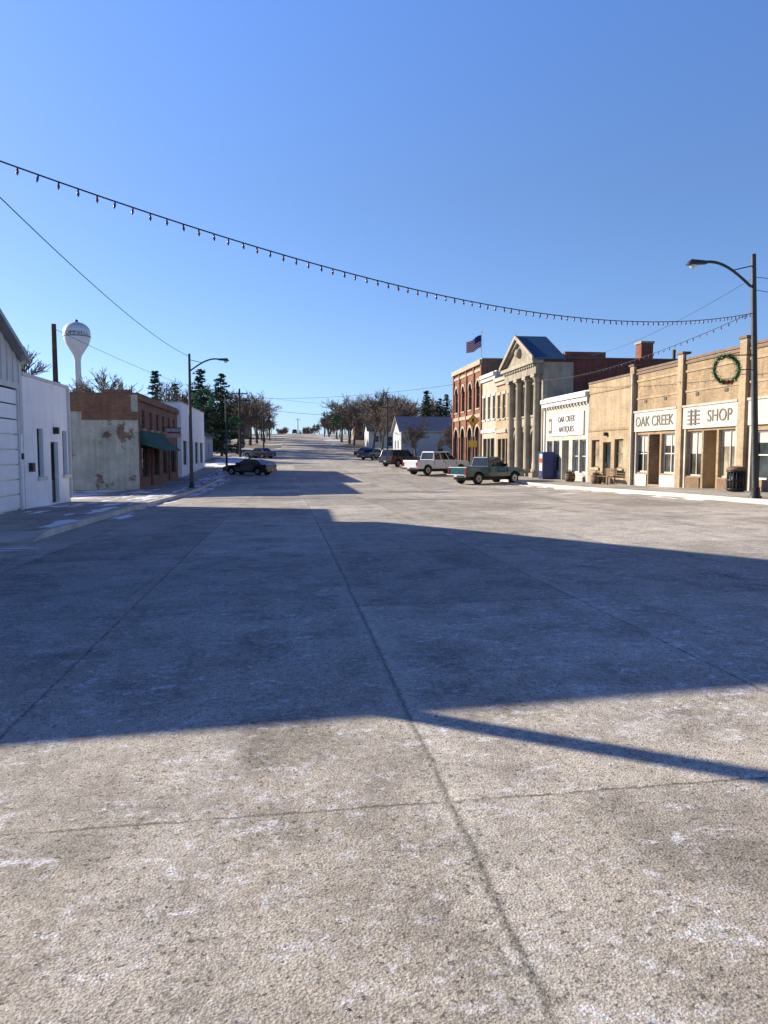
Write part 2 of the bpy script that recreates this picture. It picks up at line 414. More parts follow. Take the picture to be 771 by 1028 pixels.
# ---------------------------------------------------------------- right side buildings
def zr(y): return gz(16.5,y)+SW
nR=(-1,0,0); UY=(0,1,0); TXR=(0,-1,0)
y0,y1=18.0,37.5; zb=zr(30)-.02; H=5.75
b=B('brick_storefront_building',(FR,(y0+y1)/2,zb))
def U(y): return y-y0
ops=[]
for (a,c,kind) in ((19.2,27.2,'c'),(28.2,32.0,'a'),(32.9,37.1,'b')):
    ua,uc=U(a),U(c); m=(ua+uc)/2
    if kind=='a':
        ops+= [W(ua,m-.65,.55,2.55,glass='papered_glass',frame='old_white_paint',cols=2,shade=.35),
               W(m+.65,uc,.55,2.55,glass='shop_glass',frame='old_white_paint',cols=2,shade=.5),
               W(m-.5,m+.5,.02,2.55,glass='plywood',frame='brown_wood',depth=.9,reveal='plywood',door='brown_wood')]
    elif kind=='b':
        ops+= [W(ua,m-.7,.6,2.5,glass='shop_glass',frame='white_paint',cols=2,rows=2,shade=.3),
               W(m+.7,uc,.6,2.5,glass='shop_glass',frame='white_paint',cols=2,rows=2,shade=.45),
               W(m-.55,m+.55,.02,2.5,glass='window_glass',frame='dark_trim',depth=.7,door='dark_trim')]
    else:
        ops+= [W(ua,m-1.2,.55,2.45,glass='window_glass',frame='white_paint',cols=2),
               W(m+.9,uc,.55,2.45,glass='window_glass',frame='white_paint',cols=2,rows=2,shade=.25),
               W(m-.5,m+.5,.02,2.5,glass='window_glass',frame='dark_trim',depth=.7,door='dark_trim')]
P,fb=facade(b,(FR,y0,zb),UY,nR,y1-y0,-1.2,H,ops,'tan_brick')
shell(b,1,FR,y0,y1,18,zb,H,'tan_brick')
for yp in (18.25,27.7,32.45,37.28):
    u=U(yp); fb('pilasters','light_tan_brick',u-.22,u+.22,-1,H+.30,.004,.16); fb('pilaster_caps','coping_tile',u-.28,u+.28,H+.304,H+.4,-.2,.22)
fb('brick_bands','light_tan_brick',0.5,19.2,H-.55,H-.45,.004,.05)
fb('brick_bands','light_tan_brick',0.5,19.2,H-1.45,H-1.36,.004,.04)
fb('brick_bands','coping_tile',0.5,19.2,H-.16,H-.06,.004,.06)
for (a,c) in ((18.6,27.3),(28.0,32.15),(32.75,37.0)):
    fb('sign_boards','sign_white',U(a),U(c),2.66,3.62,.004,.12)
    fb('sign_frames','old_white_paint',U(a)-.02,U(c)+.02,3.624,3.72,.004,.17)
    fb('bulkheads','old_white_paint',U(a)+.05,U(a)+.17,-.2,2.65,.004,.07)
    fb('bulkheads','old_white_paint',U(c)-.17,U(c)-.05,-.2,2.65,.004,.07)
for (a,c) in ((28.2,29.4),(30.8,32.0),(32.9,34.3),(35.7,37.1)):
    fb('stall_risers','brown_wood' if a<32 else 'white_paint',U(a),U(c),-.2,.5,.005,.05)
b.text('sign_lettering','OAK CREEK',(FR-.135,34.9,zb+3.13),.72,TXR,nR,'sign_faded',.98)
b.text('sign_lettering','SHOP',(FR-.135,29.25,zb+3.13),.72,TXR,nR,'sign_faded',1.0)
b.text('sign_lettering','MARKET',(FR-.135,23.6,zb+3.1),.72,TXR,nR,'sign_faded',1.0)
for k in range(4): fb('sign_emblem','sign_faded',U(30.75)+.0,U(31.75),2.84+k*.18,2.90+k*.18,.124,.14)
fb('sign_emblem','sign_faded',U(31.05),U(31.15),2.8,3.5,.142,.15); fb('sign_emblem','sign_faded',U(31.4),U(31.5),2.8,3.5,.142,.15)
for yy in (29,31.2,34,36,22,25): fb('wall_vents','dark_trim',U(yy)-.12,U(yy)+.12,4.1,4.25,.004,.03)
fb('downspout','old_white_paint',U(37.05),U(37.14),-.1,H-.1,.16,.25)
b.box('roof_unit','grey_metal_roof',FR+6,FR+7.6,30,31.6,zb+H-.5,zb+H+.55)
b.finish()
y0,y1=37.5,43.1; zb=zr(40); H=5.8
b=B('light_brick_building',(FR,(y0+y1)/2,zb))
ops=[W(.8,1.9,.9,2.5,glass='papered_glass',frame='brown_wood',rows=2,sill='limestone'),W(2.35,3.4,.02,2.35,glass='window_glass',frame='brown_wood',door='brown_wood'),
     W(3.9,5.0,.9,2.5,glass='papered_glass',frame='brown_wood',rows=2,sill='limestone')]
P,fb=facade(b,(FR-.06,y0+.01,zb),UY,nR,y1-y0-.02,-1.2,H,ops,'light_tan_brick')
shell(b,1,FR-.06,y0+.01,y1-.01,16,zb,H,'light_tan_brick')
fb('brick_bands','tan_brick',.1,5.5,3.0,3.12,.004,.05); fb('brick_bands','tan_brick',.1,5.5,H-.6,H-.5,.004,.05)
fb('wall_lamp','black_metal',2.8,2.95,2.7,2.9,.004,.2)
b.finish()
y0,y1=43.1,51.1; zb=zr(47); H=5.45
b=B('white_mercantile_building',(FR,(y0+y1)/2,zb))
ops=[W(.5,1.5,.55,2.6,glass='window_glass',frame='white_paint',rows=2),W(1.7,2.7,.55,2.6,glass='window_glass',frame='white_paint',rows=2),
     W(3.3,4.5,.02,2.6,glass='window_glass',frame='white_paint',depth=.6,door='old_white_paint'),
     W(5.0,6.1,.55,2.6,glass='window_glass',frame='white_paint',rows=2),W(6.3,7.4,.55,2.6,glass='window_glass',frame='white_paint',rows=2)]
P,fb=facade(b,(FR+.04,y0,zb),UY,nR,y1-y0,-1.2,H,ops,'old_white_paint')
shell(b,1,FR+.04,y0,y1,17,zb,H,'white_paint',coping='white_paint')
fb('cornice','white_paint',.0,8,H-.55,H-.28,.004,.22); fb('cornice','white_paint',.0,8,H-.276,H+.002,.004,.34)
for k in range(16): fb('dentils','old_white_paint',.15+k*.5,.33+k*.5,H-.72,H-.554,.004,.14)
fb('sign_board','white_paint',.8,7.2,2.9,4.35,.004,.08)
fb('corner_boards','white_paint',.02,.26,-.2,H-.73,.004,.08); fb('corner_boards','white_paint',7.74,7.98,-.2,H-.73,.004,.08)
b.text('sign_lettering','OAK CREEK',(FR-.06,46.7,zb+3.95),.55,TXR,nR,'sign_faded'); b.text('sign_lettering','ANTIQUES',(FR-.06,46.7,zb+3.3),.55,TXR,nR,'sign_faded')
fb('sign_emblem','sign_faded',6.2,6.9,3.1,4.1,.082,.09); fb('sign_emblem','sign_white',6.35,6.75,3.3,3.9,.092,.1)
b.finish()
# bank
y0,y1=51.1,58.7; zb=zr(55); H=8.1; Wd=y1-y0
b=B('pedimented_bank_building',(FR,(y0+y1)/2,zb))
ops=[W(1.2,2.4,1.0,3.4,frame='bank_trim',rows=2,arch='bank_trim'),W(3.1,4.5,.02,3.3,frame='dark_trim',door='brown_wood',depth=.5),W(5.2,6.4,1.0,3.4,frame='bank_trim',rows=2,arch='bank_trim'),
     W(1.2,2.4,4.5,6.7,frame='dark_trim',rows=2,sill='bank_trim'),W(3.2,4.4,4.5,6.7,frame='dark_trim',rows=2,sill='bank_trim'),W(5.2,6.4,4.5,6.7,frame='dark_trim',rows=2,sill='bank_trim')]
P,fb=facade(b,(FR-.1,y0+.01,zb),UY,nR,Wd-.02,-1.2,H,ops,'bank_stone')
shell(b,1,FR-.1,y0+.01,y1-.01,13.5,zb,H+.25,'dark_red_brick',coping='coping_tile')
b.quad('side_return','limestone',[(FR-.1,y0+.004,zb-1),(FR+2.1,y0+.004,zb-1),(FR+2.1,y0+.004,zb+H),(FR-.1,y0+.004,zb+H)])
for u in (.75,2.75,4.85,6.85):
    c=P(u,0,.16)
    b.lathe('columns','bank_trim',(c.x,c.y,zb),[(.38,.3),(.38,.55),(.29,.62),(.29,2.5),(.25,6.9),(.30,6.95),(.37,7.1)],20)
    fb('column_bases','bank_stone',u-.42,u+.42,-.5,.3,.006,.58); fb('capitals','bank_trim',u-.40,u+.40,7.102,7.3,.006,.56)
fb('entablature','bank_stone',-.02,Wd,7.302,H-.1,.006,.56); fb('entablature_cornice','bank_trim',-.15,Wd+.12,H-.098,H+.15,.006,.85)
for k in range(18): fb('dentils','bank_trim',.1+k*.42,.3+k*.42,H-.28,H-.1,.56,.72)
fb('spandrels','bank_trim',1.1,2.5,3.7,4.3,.006,.07); fb('spandrels','bank_trim',3.1,4.5,3.7,4.3,.006,.07); fb('spandrels','bank_trim',5.1,6.5,3.7,4.3,.006,.07)
ax=FR-.92; bx=FR+1.3; zp=zb+H+.152; ym=(y0+y1)/2; hp=2.05
b.add('pediment','bank_stone',[(ax+.3,y0-.05,zp),(ax+.3,y1+.05,zp),(ax+.3,ym,zp+hp-.15),(bx,y0-.05,zp),(bx,y1+.05,zp),(bx,ym,zp+hp-.15)],[(0,1,2),(3,4,5)])
b.lathe('pediment_medallion','bank_trim',(ax+.27,ym,zp+.5),[(.02,0),(.3,.15),(.4,.4),(.3,.65),(.02,.8)],14)
for s,(ya,yb) in enumerate(((y0-.3,ym),(y1+.3,ym))):
    b.hexa('pediment_roof','teal_roof',[(ax,ya,zp),(bx+.1,ya,zp),(bx+.1,yb,zp+hp),(ax,yb,zp+hp),(ax,ya,zp+.14),(bx+.1,ya,zp+.14),(bx+.1,yb,zp+hp+.14),(ax,yb,zp+hp+.14)])
    b.hexa('raking_cornice','bank_trim',[(ax-.12,ya,zp-.08),(ax-.005,ya,zp-.08),(ax-.005,yb,zp+hp-.1),(ax-.12,yb,zp+hp-.1),(ax-.12,ya,zp+.24),(ax-.005,ya,zp+.24),(ax-.005,yb,zp+hp+.2),(ax-.12,yb,zp+hp+.2)])
    b.hexa('raking_cornice','bank_trim',[(ax+.05,ya,zp-.05),(ax+.25,ya,zp-.05),(ax+.25,yb,zp+hp-.35),(ax+.05,yb,zp+hp-.35),(ax+.05,ya,zp-.0),(ax+.25,ya,zp-.0),(ax+.25,yb,zp+hp-.02),(ax+.05,yb,zp+hp-.02)])
b.box('rear_parapet','red_brick',FR+1.5,FR+4.5,y0+.1,y0+.5,zb+H+.37,zb+H+.75)
b.box('rear_wing','dark_red_brick',FR+13.5,FR+17,y0+.3,y1-.3,zb-1,zb+7.6)
b.box('chimney','red_brick',25.4,26.3,y0+.6,y0+1.5,zb+7.7,zb+9.6); b.box('chimney','limestone',25.33,26.37,y0+.53,y0+1.57,zb+9.6,zb+9.75)
b.box('vent_stack','dark_trim',28.6,28.8,y0+2,y0+2.2,zb+8,zb+9.4)
b.finish()
for (nm,y0,y1,H,mat,tr) in (('tan_two_storey_building',58.7,63.2,7.9,'light_tan_brick','cream_stone'),('white_two_storey_building',63.2,68.0,8.5,'cream_stone','white_paint')):
    zb=zr((y0+y1)/2); Wd=y1-y0; b=B(nm,(FR,(y0+y1)/2,zb))
    ops=[W(.5,Wd/2-.6,.6,2.8,glass='shop_glass',cols=2),W(Wd/2-.45,Wd/2+.45,.02,2.8,door='dark_trim'),W(Wd/2+.6,Wd-.5,.6,2.8,glass='shop_glass',cols=2)]
    for k in range(3):
        m=Wd*(k+.5)/3; ops.append(W(m-.42,m+.42,4.5,6.5,rows=2,frame='white_paint',sill=tr,lintel=tr))
    P,fb=facade(b,(FR,y0+.01,zb),UY,nR,Wd-.02,-1.2,H,ops,mat)
    shell(b,1,FR,y0+.01,y1-.01,15,zb,H,'brown_brick' if nm[0]=='t' else 'old_white_paint',coping=tr)
    fb('cornice',tr,0,Wd-.03,H-.6,H-.3,.004,.18); fb('cornice',tr,0,Wd-.03,H-.297,H,.004,.34); fb('string_course',tr,0,Wd-.03,3.3,3.6,.004,.12)
    b.finish()
y0,y1=68.0,80.0; zb=zr(74); H=10.0; Wd=y1-y0
b=B('red_brick_opera_house',(FR,(y0+y1)/2,zb))
ops=[]
for k in range(4):
    m=Wd*(k+.5)/4
    ops.append(W(m-.95,m+.95,.4 if k not in(1,) else .02,3.9,frame='dark_trim',cols=2,arch='limestone'))
    ops.append(W(m-.65,m+.65,5.6,8.2,frame='dark_trim',rows=2,arch='limestone',sill='limestone'))
P,fb=facade(b,(FR,y0+.01,zb),UY,nR,Wd-.02,-1.2,H,ops,'orange_brick')
shell(b,1,FR,y0+.01,y1-.01,16,zb,H,'brown_brick',coping='limestone')
for v,t,w in ((4.7,.35,.1),(9.0,.25,.08),(H-.45,.44,.28)): fb('stone_bands','limestone',0,Wd-.03,v,v+t,.006,w)
for u in (.2,3.0,6.0,9.0,11.75): fb('pilasters','orange_brick',u-.2,u+.2,-1,H-.46,.005,.13)
b.finish()
y0,y1=92,104; zb=gz(22,98); H=4.2
b=B('low_commercial_building',(24,98,zb))
P,fb=facade(b,(24,y0,zb),UY,nR,12,-1.2,H,[W(1,3,.8,2.4,cols=2),W(5,6.2,.02,2.3,door='dark_trim'),W(8,11,.8,2.4,cols=3)],'grey_siding')
shell(b,1,24,y0,y1,12,zb,H,'grey_siding')
b.finish()

# ---------------------------------------------------------------- left side buildings
def zl(y): return gz(-7,y)+SW
nL=(1,0,0)
ya,yp,yb=8.4,18.29,26.3; zb=zl(24); 
b=B('metal_garage_building',(FL,18,zb)); zA,zP,zB=2.46,8.4,4.75
org=Vector((FL,ya,zb))
P,fb=facade(b,org,UY,nL,yb-ya,-1.2,2.43,[],'garage_white')
door=(21.6-ya,25.6-ya)
def roofz(y): return zA+(zP-zA)*(y-ya)/(yp-ya) if y<yp else zP+(zB-zP)*(y-yp)/(yb-yp)
N_=72
for k in range(N_):
    p=ya+(yb-ya)*k/N_; q=ya+(yb-ya)*(k+1)/N_
    w=.03 if k%2 else .0
    lo=2.43 if not (21.6<(p+q)/2<25.7) else 3.9
    b.quad('gable_siding','metal_siding',[(FL+.01+w,p,zb+lo),(FL+.01+w,q,zb+lo),(FL+.01+w,q,zb+roofz(q)),(FL+.01+w,p,zb+roofz(p))])
    b.quad('gable_siding','metal_siding',[(FL+.01,p,zb+lo),(FL+.04,p,zb+lo),(FL+.04,p,zb+roofz(p)),(FL+.01,p,zb+roofz(p))])
for k in range(8):
    fb('overhead_door','garage_white',door[0],door[1],.02+k*.48,.46+k*.48,.012,.07)
fb('door_frame','white_paint',door[0]-.16,door[0]-.002,-.1,4.05,.006,.12); fb('door_frame','white_paint',door[1]+.002,door[1]+.16,-.1,4.05,.006,.12)
fb('door_frame','white_paint',door[0],door[1],3.87,4.05,.075,.12)
fb('wall_lights','black_metal',door[1]+.3,door[1]+.42,1.6,1.8,.01,.12)
for (p,q,zp_,zq_) in ((ya-.3,yp,roofz(ya)-.19,zP),(yb+.02,yp,zB,zP)):
    b.hexa('roof','grey_metal_roof',[(FL+.35,p,zb+zp_),(FL-16,p,zb+zp_),(FL-16,q,zb+zq_),(FL+.35,q,zb+zq_),(FL+.35,p,zb+zp_+.16),(FL-16,p,zb+zp_+.16),(FL-16,q,zb+zq_+.16),(FL+.35,q,zb+zq_+.16)])
b.quad('side_wall','metal_siding',[(FL,ya,zb-1),(FL-15.8,ya,zb-1),(FL-15.8,ya,zb+zA),(FL,ya,zb+zA)])
b.quad('side_wall','metal_siding',[(FL,yb,zb-1),(FL-15.8,yb,zb-1),(FL-15.8,yb,zb+zB),(FL,yb,zb+zB)])
b.add('back_wall','metal_siding',[(FL-15.8,ya,zb-1),(FL-15.8,yb,zb-1),(FL-15.8,yb,zb+zB),(FL-15.8,yp,zb+zP),(FL-15.8,ya,zb+zA)],[(0,1,2,3,4)])
b.finish()
y0,y1=26.32,31.6; zb=zl(29); H=4.45; Wd=y1-y0
b=B('white_stucco_building',(FL,29,zb))
ops=[W(1.35,2.0,1.05,2.75,rows=3,frame='dark_trim',sill='white_paint'),W(2.85,3.75,.02,2.3,frame='dark_trim',door='dark_trim'),W(4.35,4.95,1.05,2.75,rows=3,frame='dark_trim',sill='white_paint')]
P,fb=facade(b,(FL+.02,y0,zb),UY,nL,Wd,-1.2,H,ops,'white_stucco')
shell(b,-1,FL+.02,y0,y1,9,zb,H,'white_stucco',coping='white_paint')
fb('wall_lamp','black_metal',3.2,3.4,2.6,2.85,.004,.18); fb('downspout','white_paint',5.1,5.2,.1,H,.004,.1)
fb('meter_box','lamp_metal',.4,.65,1.25,1.55,.004,.14)
b.finish()
y0,y1=46.0,62.0; zb=zl(50); H=5.55; Wd=y1-y0
b=B('old_brick_store_building',(FL,(y0+y1)/2,zb))
ops=[W(.8,3.4,.6,2.6,glass='shop_glass',cols=3),W(3.7,4.7,.02,2.5,door='brown_wood'),W(5.0,7.2,.6,2.6,glass='shop_glass',cols=2),
     W(8.6,10.6,.6,2.6,glass='shop_glass',cols=2),W(11.0,12,.02,2.5,door='dark_trim'),W(12.4,15,.6,2.6,glass='shop_glass',cols=3)]
for k in range(6): ops.append(W(1.2+k*2.5,2.1+k*2.5,3.6,4.7,frame='dark_trim',sill='limestone'))
P,fb=facade(b,(FL,y0,zb),UY,nL,Wd,-1.2,H,ops,'brown_brick')
shell(b,-1,FL,y0,y1,18,zb,H,'plastered_brick',coping='coping_tile')
b.box('exposed_brick','brown_brick',FL-6.5,FL-.4,y0-.06,y0-.004,zb+H-1.0,zb+H-.02)
b.box('exposed_brick','brown_brick',FL-3.2,FL-.02,y0-.05,y0-.004,zb+H-1.5,zb+H-1.003)
b.box('parapet','brown_brick',FL-5.5,FL-4.6,y0+.05,y0+1.0,zb+H-.3,zb+H+.75)
b.box('parapet','brown_brick',FL-2.0,FL-.35,y0+.06,y0+.4,zb+H+.11,zb+H+.3)
b.hexa('awning','green_awning',[(FL+.01,y0+.5,zb+2.65),(FL+1.4,y0+.5,zb+2.25),(FL+1.4,y0+7.4,zb+2.25),(FL+.01,y0+7.4,zb+2.65),(FL+.01,y0+.5,zb+3.45),(FL+1.4,y0+.5,zb+2.32),(FL+1.4,y0+7.4,zb+2.32),(FL+.01,y0+7.4,zb+3.45)])
fb('cornice','brown_brick',0,Wd,H-.35,H-.01,.004,.15)
b.box('hanging_sign','sign_white',FL+.3,FL+1.3,y0+8.6,y0+8.72,zb+3.2,zb+3.85)
b.box('hanging_sign','sign_red',FL+.36,FL+1.24,y0+8.57,y0+8.597,zb+3.5,zb+3.62); b.box('sign_bracket','black_metal',FL,FL+1.3,y0+8.63,y0+8.69,zb+3.85,zb+3.91)
b.finish()
y0,y1=62.05,79.0; zb=zl(70); H=5.7; Wd=y1-y0
b=B('white_block_building',(FL,(y0+y1)/2,zb))
ops=[W(1+k*4,3.6+k*4,.7,2.7,glass='shop_glass',cols=2) for k in range(4)]
P,fb=facade(b,(FL+.3,y0,zb),UY,nL,Wd,-1.2,H,ops,'white_stucco')
shell(b,-1,FL+.3,y0,y1,17,zb,H,'white_stucco',coping='white_paint')
b.finish()

def house(x,y,w,d,h,rh,mat,roof='shingles',name='house',ridge='x'):
    zb=gz(x,y); b=B(name,(x,y,zb))
    facade(b,(x-w/2,y-d/2,zb),(1,0,0),(0,-1,0),w,-1.5,h,[W(w*.12,w*.12+1.1,.9,2.2,frame='white_paint',rows=2),W(w*.45,w*.45+1,.02,2.1,frame='white_paint',door='dark_trim'),W(w*.72,w*.72+1.1,.9,2.2,frame='white_paint',rows=2)],mat)
    facade(b,(x-w/2,y-d/2,zb),(0,1,0),(-1,0,0),d,-1.5,h,[W(d*.3,d*.3+1.1,.9,2.2,frame='white_paint',rows=2),W(d*.65,d*.65+1.1,.9,2.2,frame='white_paint',rows=2)],mat)
    facade(b,(x+w/2,y-d/2,zb),(0,1,0),(1,0,0),d,-1.5,h,[W(d*.3,d*.3+1.1,.9,2.2,frame='white_paint',rows=2)],mat)
    b.quad('back_wall',mat,[(x-w/2,y+d/2,zb-1),(x+w/2,y+d/2,zb-1),(x+w/2,y+d/2,zb+h),(x-w/2,y+d/2,zb+h)])
    e=.4
    if ridge=='x':
        for s in (-1,1):
            b.hexa('roof',roof,[(x-w/2-e,y+s*(d/2+e),zb+h-.1),(x+w/2+e,y+s*(d/2+e),zb+h-.1),(x+w/2+e,y,zb+h+rh),(x-w/2-e,y,zb+h+rh)]+[(x-w/2-e,y+s*(d/2+e),zb+h+.05),(x+w/2+e,y+s*(d/2+e),zb+h+.05),(x+w/2+e,y,zb+h+rh+.15),(x-w/2-e,y,zb+h+rh+.15)])
        for s in (-1,1): b.add('gables',mat,[(x+s*w/2,y-d/2,zb+h),(x+s*w/2,y+d/2,zb+h),(x+s*w/2,y,zb+h+rh)],[(0,1,2)])
    else:
        for s in (-1,1):
            b.hexa('roof',roof,[(x+s*(w/2+e),y-d/2-e,zb+h-.1),(x+s*(w/2+e),y+d/2+e,zb+h-.1),(x,y+d/2+e,zb+h+rh),(x,y-d/2-e,zb+h+rh)]+[(x+s*(w/2+e),y-d/2-e,zb+h+.05),(x+s*(w/2+e),y+d/2+e,zb+h+.05),(x,y+d/2+e,zb+h+rh+.15),(x,y-d/2-e,zb+h+rh+.15)])
        for s in (-1,1): b.add('gables',mat,[(x-w/2,y+s*d/2,zb+h),(x+w/2,y+s*d/2,zb+h),(x,y+s*d/2,zb+h+rh)],[(0,1,2)])
    b.box('chimney','red_brick',x+w*.2,x+w*.2+.7,y-.35,y+.35,zb+h+rh*.3,zb+h+rh+.8)
    b.finish()
house(24.5,122,13,9,3.6,2.4,'grey_siding','grey_metal_roof')
house(21.5,160,9,8,3.2,2.3,'white_paint')
house(24,215,10,8,4.0,2.4,'brown_siding')
house(38,165,12,8,3.6,2.4,'brown_siding')
house(-14,100,8,9,3.0,2.2,'grey_siding',ridge='y')
house(-15,140,9,9,3.2,2.5,'grey_siding')
house(-15,225,9,9,3.4,2.5,'brown_siding')
house(-34,110,12,9,3.2,2.5,'brown_siding')

# ---------------------------------------------------------------- street lamps etc.
def lamp(x,y,arm,h=8.0,lean=0):
    z=gz(x,y)+ (SW if abs(y)>16 else 0); b=B('street_lamp',(x,y,z),local=True)
    b.tube('pole','lamp_metal',[(0,0,-.1),(0,0,.05),(lean*.5,0,h*.5),(lean,0,h)],[.13,.115,.095,.075],12)
    b.lathe('base_flange','lamp_metal',(0,0,0),[(.2,-.05),(.2,.05),(.15,.09),(.13,.35)],12)
    s=1 if arm>0 else -1; L=abs(arm)
    pts=[]
    for k in range(11):
        t=k/10; pts.append((lean+s*(.05+L*.8*t),0,h-1.0+.72*math.sin(t*math.pi*.56)))
    b.tube('arm','lamp_metal',pts,[.045]*11,8)
    b.tube('brace','lamp_metal',[(lean,0,h-.35),(pts[4][0],0,pts[4][2]+.02)],.018,6)
    hx=lean+s*(L*.8+.05); hz=h-.30
    b.hexa('lamp_head','lamp_metal',[(hx-s*.05,-.07,hz-.06),(hx+s*.62,-.13,hz-.1),(hx+s*.62,.13,hz-.1),(hx-s*.05,.07,hz-.06),(hx-s*.05,-.05,hz+.05),(hx+s*.5,-.09,hz+.07),(hx+s*.5,.09,hz+.07),(hx-s*.05,.05,hz+.05)])
    b.lathe('lens','headlight',(hx+s*.4,0,hz-.2),[(.04,.0),(.1,.04),(.12,.1)],10)
    b.finish({'lamp_head':.03}); return z
LX,LY=15.03,22.4
lamp(LX,LY,-1.95,7.7,-.38)
lamp(-5.7,46.2,2.1,8.0,0)
lamp(-5.5,9.05,1.9,8.0,0)
lamp(-5.7,73,2.0,6.9,0)
def upole(x,y,h,cross=True):
    z=gz(x,y); b=B('utility_pole',(x,y,z),local=True)
    b.tube('pole','old_wood',[(0,0,-.2),(0,0,h)],[.17,.12],10)
    if cross:
        b.box('crossarm','old_wood',-1.1,1.1,-.18,-.07,h-.75,h-.62)
        for k in (-1,-.4,.4,1): b.lathe('insulators','lamp_metal',(k,-.12,h-.62),[(.03,0),(.05,.05),(.03,.14)],8)
    b.finish()
upole(-6.4,106,9.6); upole(-12.1,41.9,9.1,False); upole(-4.5,150,9); upole(-4.5,205,9); upole(17.5,130,8.5); upole(14,190,8.5); upole(12,240,8); upole(5,330,7)

def cat(p0,p1,sag,n=40):
    p0,p1=Vector(p0),Vector(p1); out=[]
    for k in range(n+1):
        t=k/n; p=p0.lerp(p1,t); p.z-=4*sag*t*(1-t); out.append(p)
    return out
def wire(p0,p1,sag,r=.012,name='overhead_wire',bulbs=0,bs=1.0):
    pts=cat(p0,p1,sag); b=B(name,p0)
    b.tube('wire','plastic_black',pts,r,5)
    if bulbs:
        fine=cat(p0,p1,sag,bulbs); rn=random.Random(2)
        for i,p in enumerate(fine[1:-1]):
            m='bulb_red' if i%2 else 'bulb_blue'
            tx_,ty_=rn.uniform(-.02,.02),rn.uniform(-.02,.02)
            b.tube('sockets','plastic_black',[(p.x,p.y,p.z),(p.x+tx_*.4,p.y+ty_*.4,p.z-.05*bs)],[.016*bs,.018*bs],6)
            b.tube('bulbs',m,[(p.x+tx_*.4,p.y+ty_*.4,p.z-.05*bs),(p.x+tx_*.7,p.y+ty_*.7,p.z-.08*bs),(p.x+tx_,p.y+ty_,p.z-.13*bs)],[.018*bs,.026*bs,.006*bs],8)
    b.finish()
lp=LX-.3
wire((-5.5,9.05,5.70),(lp,LY,6.08),1.15,.011,'string_lights',96,.8)
wire((-5.5,9.15,6.9),(-5.7,46.2,7.4),.55,.012)
wire((lp,LY,6.12),(17.9,59,7.7),.9,.012,'string_lights',70,.9)
wire((lp,LY,7.2),(21,50,8.4),.35,.008)
wire((lp,LY,7.2),(30,26,8.2),.3,.010)
wire((lp,LY,6.8),(34,27,7.0),.3,.010)
wire((-5.7,73,6.3),(18,84,6.4),.8,.016)
wire((-6.4,106,9.9),(17.5,130,10.1),.6,.014)
wire((-6.4,106,9.5),(-12.1,41.9,8.2),.8,.012)
for s in (-1,0.5): wire((-6.4+s,106,10.9),(-4.5+s,150,11.3),.6,.012); wire((-4.5+s,150,11.3),(-4.5+s,205,13.8),.7,.012)
wire((18,60,8.0),(-5.7,73,6.9),.7,.012)

def wreath(x,y,z,r,bracket=None,th=1.0):
    b=B('christmas_wreath',(x,y,z),local=True); rnd=random.Random(3)
    n=28
    b.tube('ring','wreath_green',[(r*math.cos(2*math.pi*k/n),0,r*math.sin(2*math.pi*k/n)) for k in range(n+1)],.045*th,8,False)
    vs=[];fs=[]
    for k in range(1300):
        a=rnd.random()*6.283; q=rnd.random()*6.283; rr=(.04+.05*rnd.random())*th
        c=V((r+rr*math.cos(q))*math.cos(a), rr*math.sin(q), (r+rr*math.cos(q))*math.sin(a))
        d=V(rnd.uniform(-1,1),rnd.uniform(-1,1),rnd.uniform(-1,1)).normalized()*.07*th; e=d.orthogonal().normalized()*.010*th
        i=len(vs); vs+= [c-e,c+e,c+d]; fs.append((i,i+1,i+2))
    b.add('needles','wreath_green',vs,fs)
    for k in range(16):
        a=2*math.pi*(k+.5)/16; b.lathe('ornaments','gold',(r*math.cos(a),-.09*th,r*math.sin(a)-.02),[(.008,0),(.026,.025),(.008,.05)],8)
    for s in (-1,1): b.add('bow','sign_red',[(0,-.12*th,-r-.02),(s*.12,-.13*th,-r+.05),(s*.13,-.12*th,-r-.07),(0,-.13*th,-r-.05),(s*.07,-.13*th,-r-.2)],[(0,1,2),(0,3,4)])
    if bracket: b.tube('bracket','black_metal',[(0,0,r+.02),(bracket,0,r+.05)],.018,6); b.tube('bracket','black_metal',[(r if bracket>0 else -r,0,0),(bracket,0,0)],.014,6)
    b.finish()
wreath(13.87,LY-.02,4.30,.42,bracket=.95,th=1.1)
wreath(-4.9,46.2,4.85,.5,bracket=-.8,th=1.8)
wreath(5.2,78,4.95,.5,th=2.0)
wreath(-4.9,73,4.5,.5,bracket=-.8,th=1.9)

b=B('flag',(19.2,73,zr(73)+10.3)); fx,fy,fz=19.2,73,zr(73)+9.5
b.tube('flagpole','chrome',[(fx,fy,fz),(fx,fy,fz+3.7)],.05,8); b.lathe('finial','gold',(fx,fy,fz+3.7),[(.02,0),(.09,.08),(.02,.17)],8)
L=2.0; Hh=1.25
def fp(u,v):
    return (fx-.05-u*L*.75, fy+.16*math.sin(u*6), fz+3.5-v*Hh*(1-.1*u) - u*.8+ .08*math.sin(u*7+v))
for r in range(13):
    for c in range(12):
        m='flag_red' if r%2==0 else 'flag_white'
        if r<7 and c<5: m='flag_blue'
        b.quad('flag_cloth',m,[fp(c/12,r/13),fp((c+1)/12,r/13),fp((c+1)/12,(r+1)/13),fp(c/12,(r+1)/13)])
b.finish()

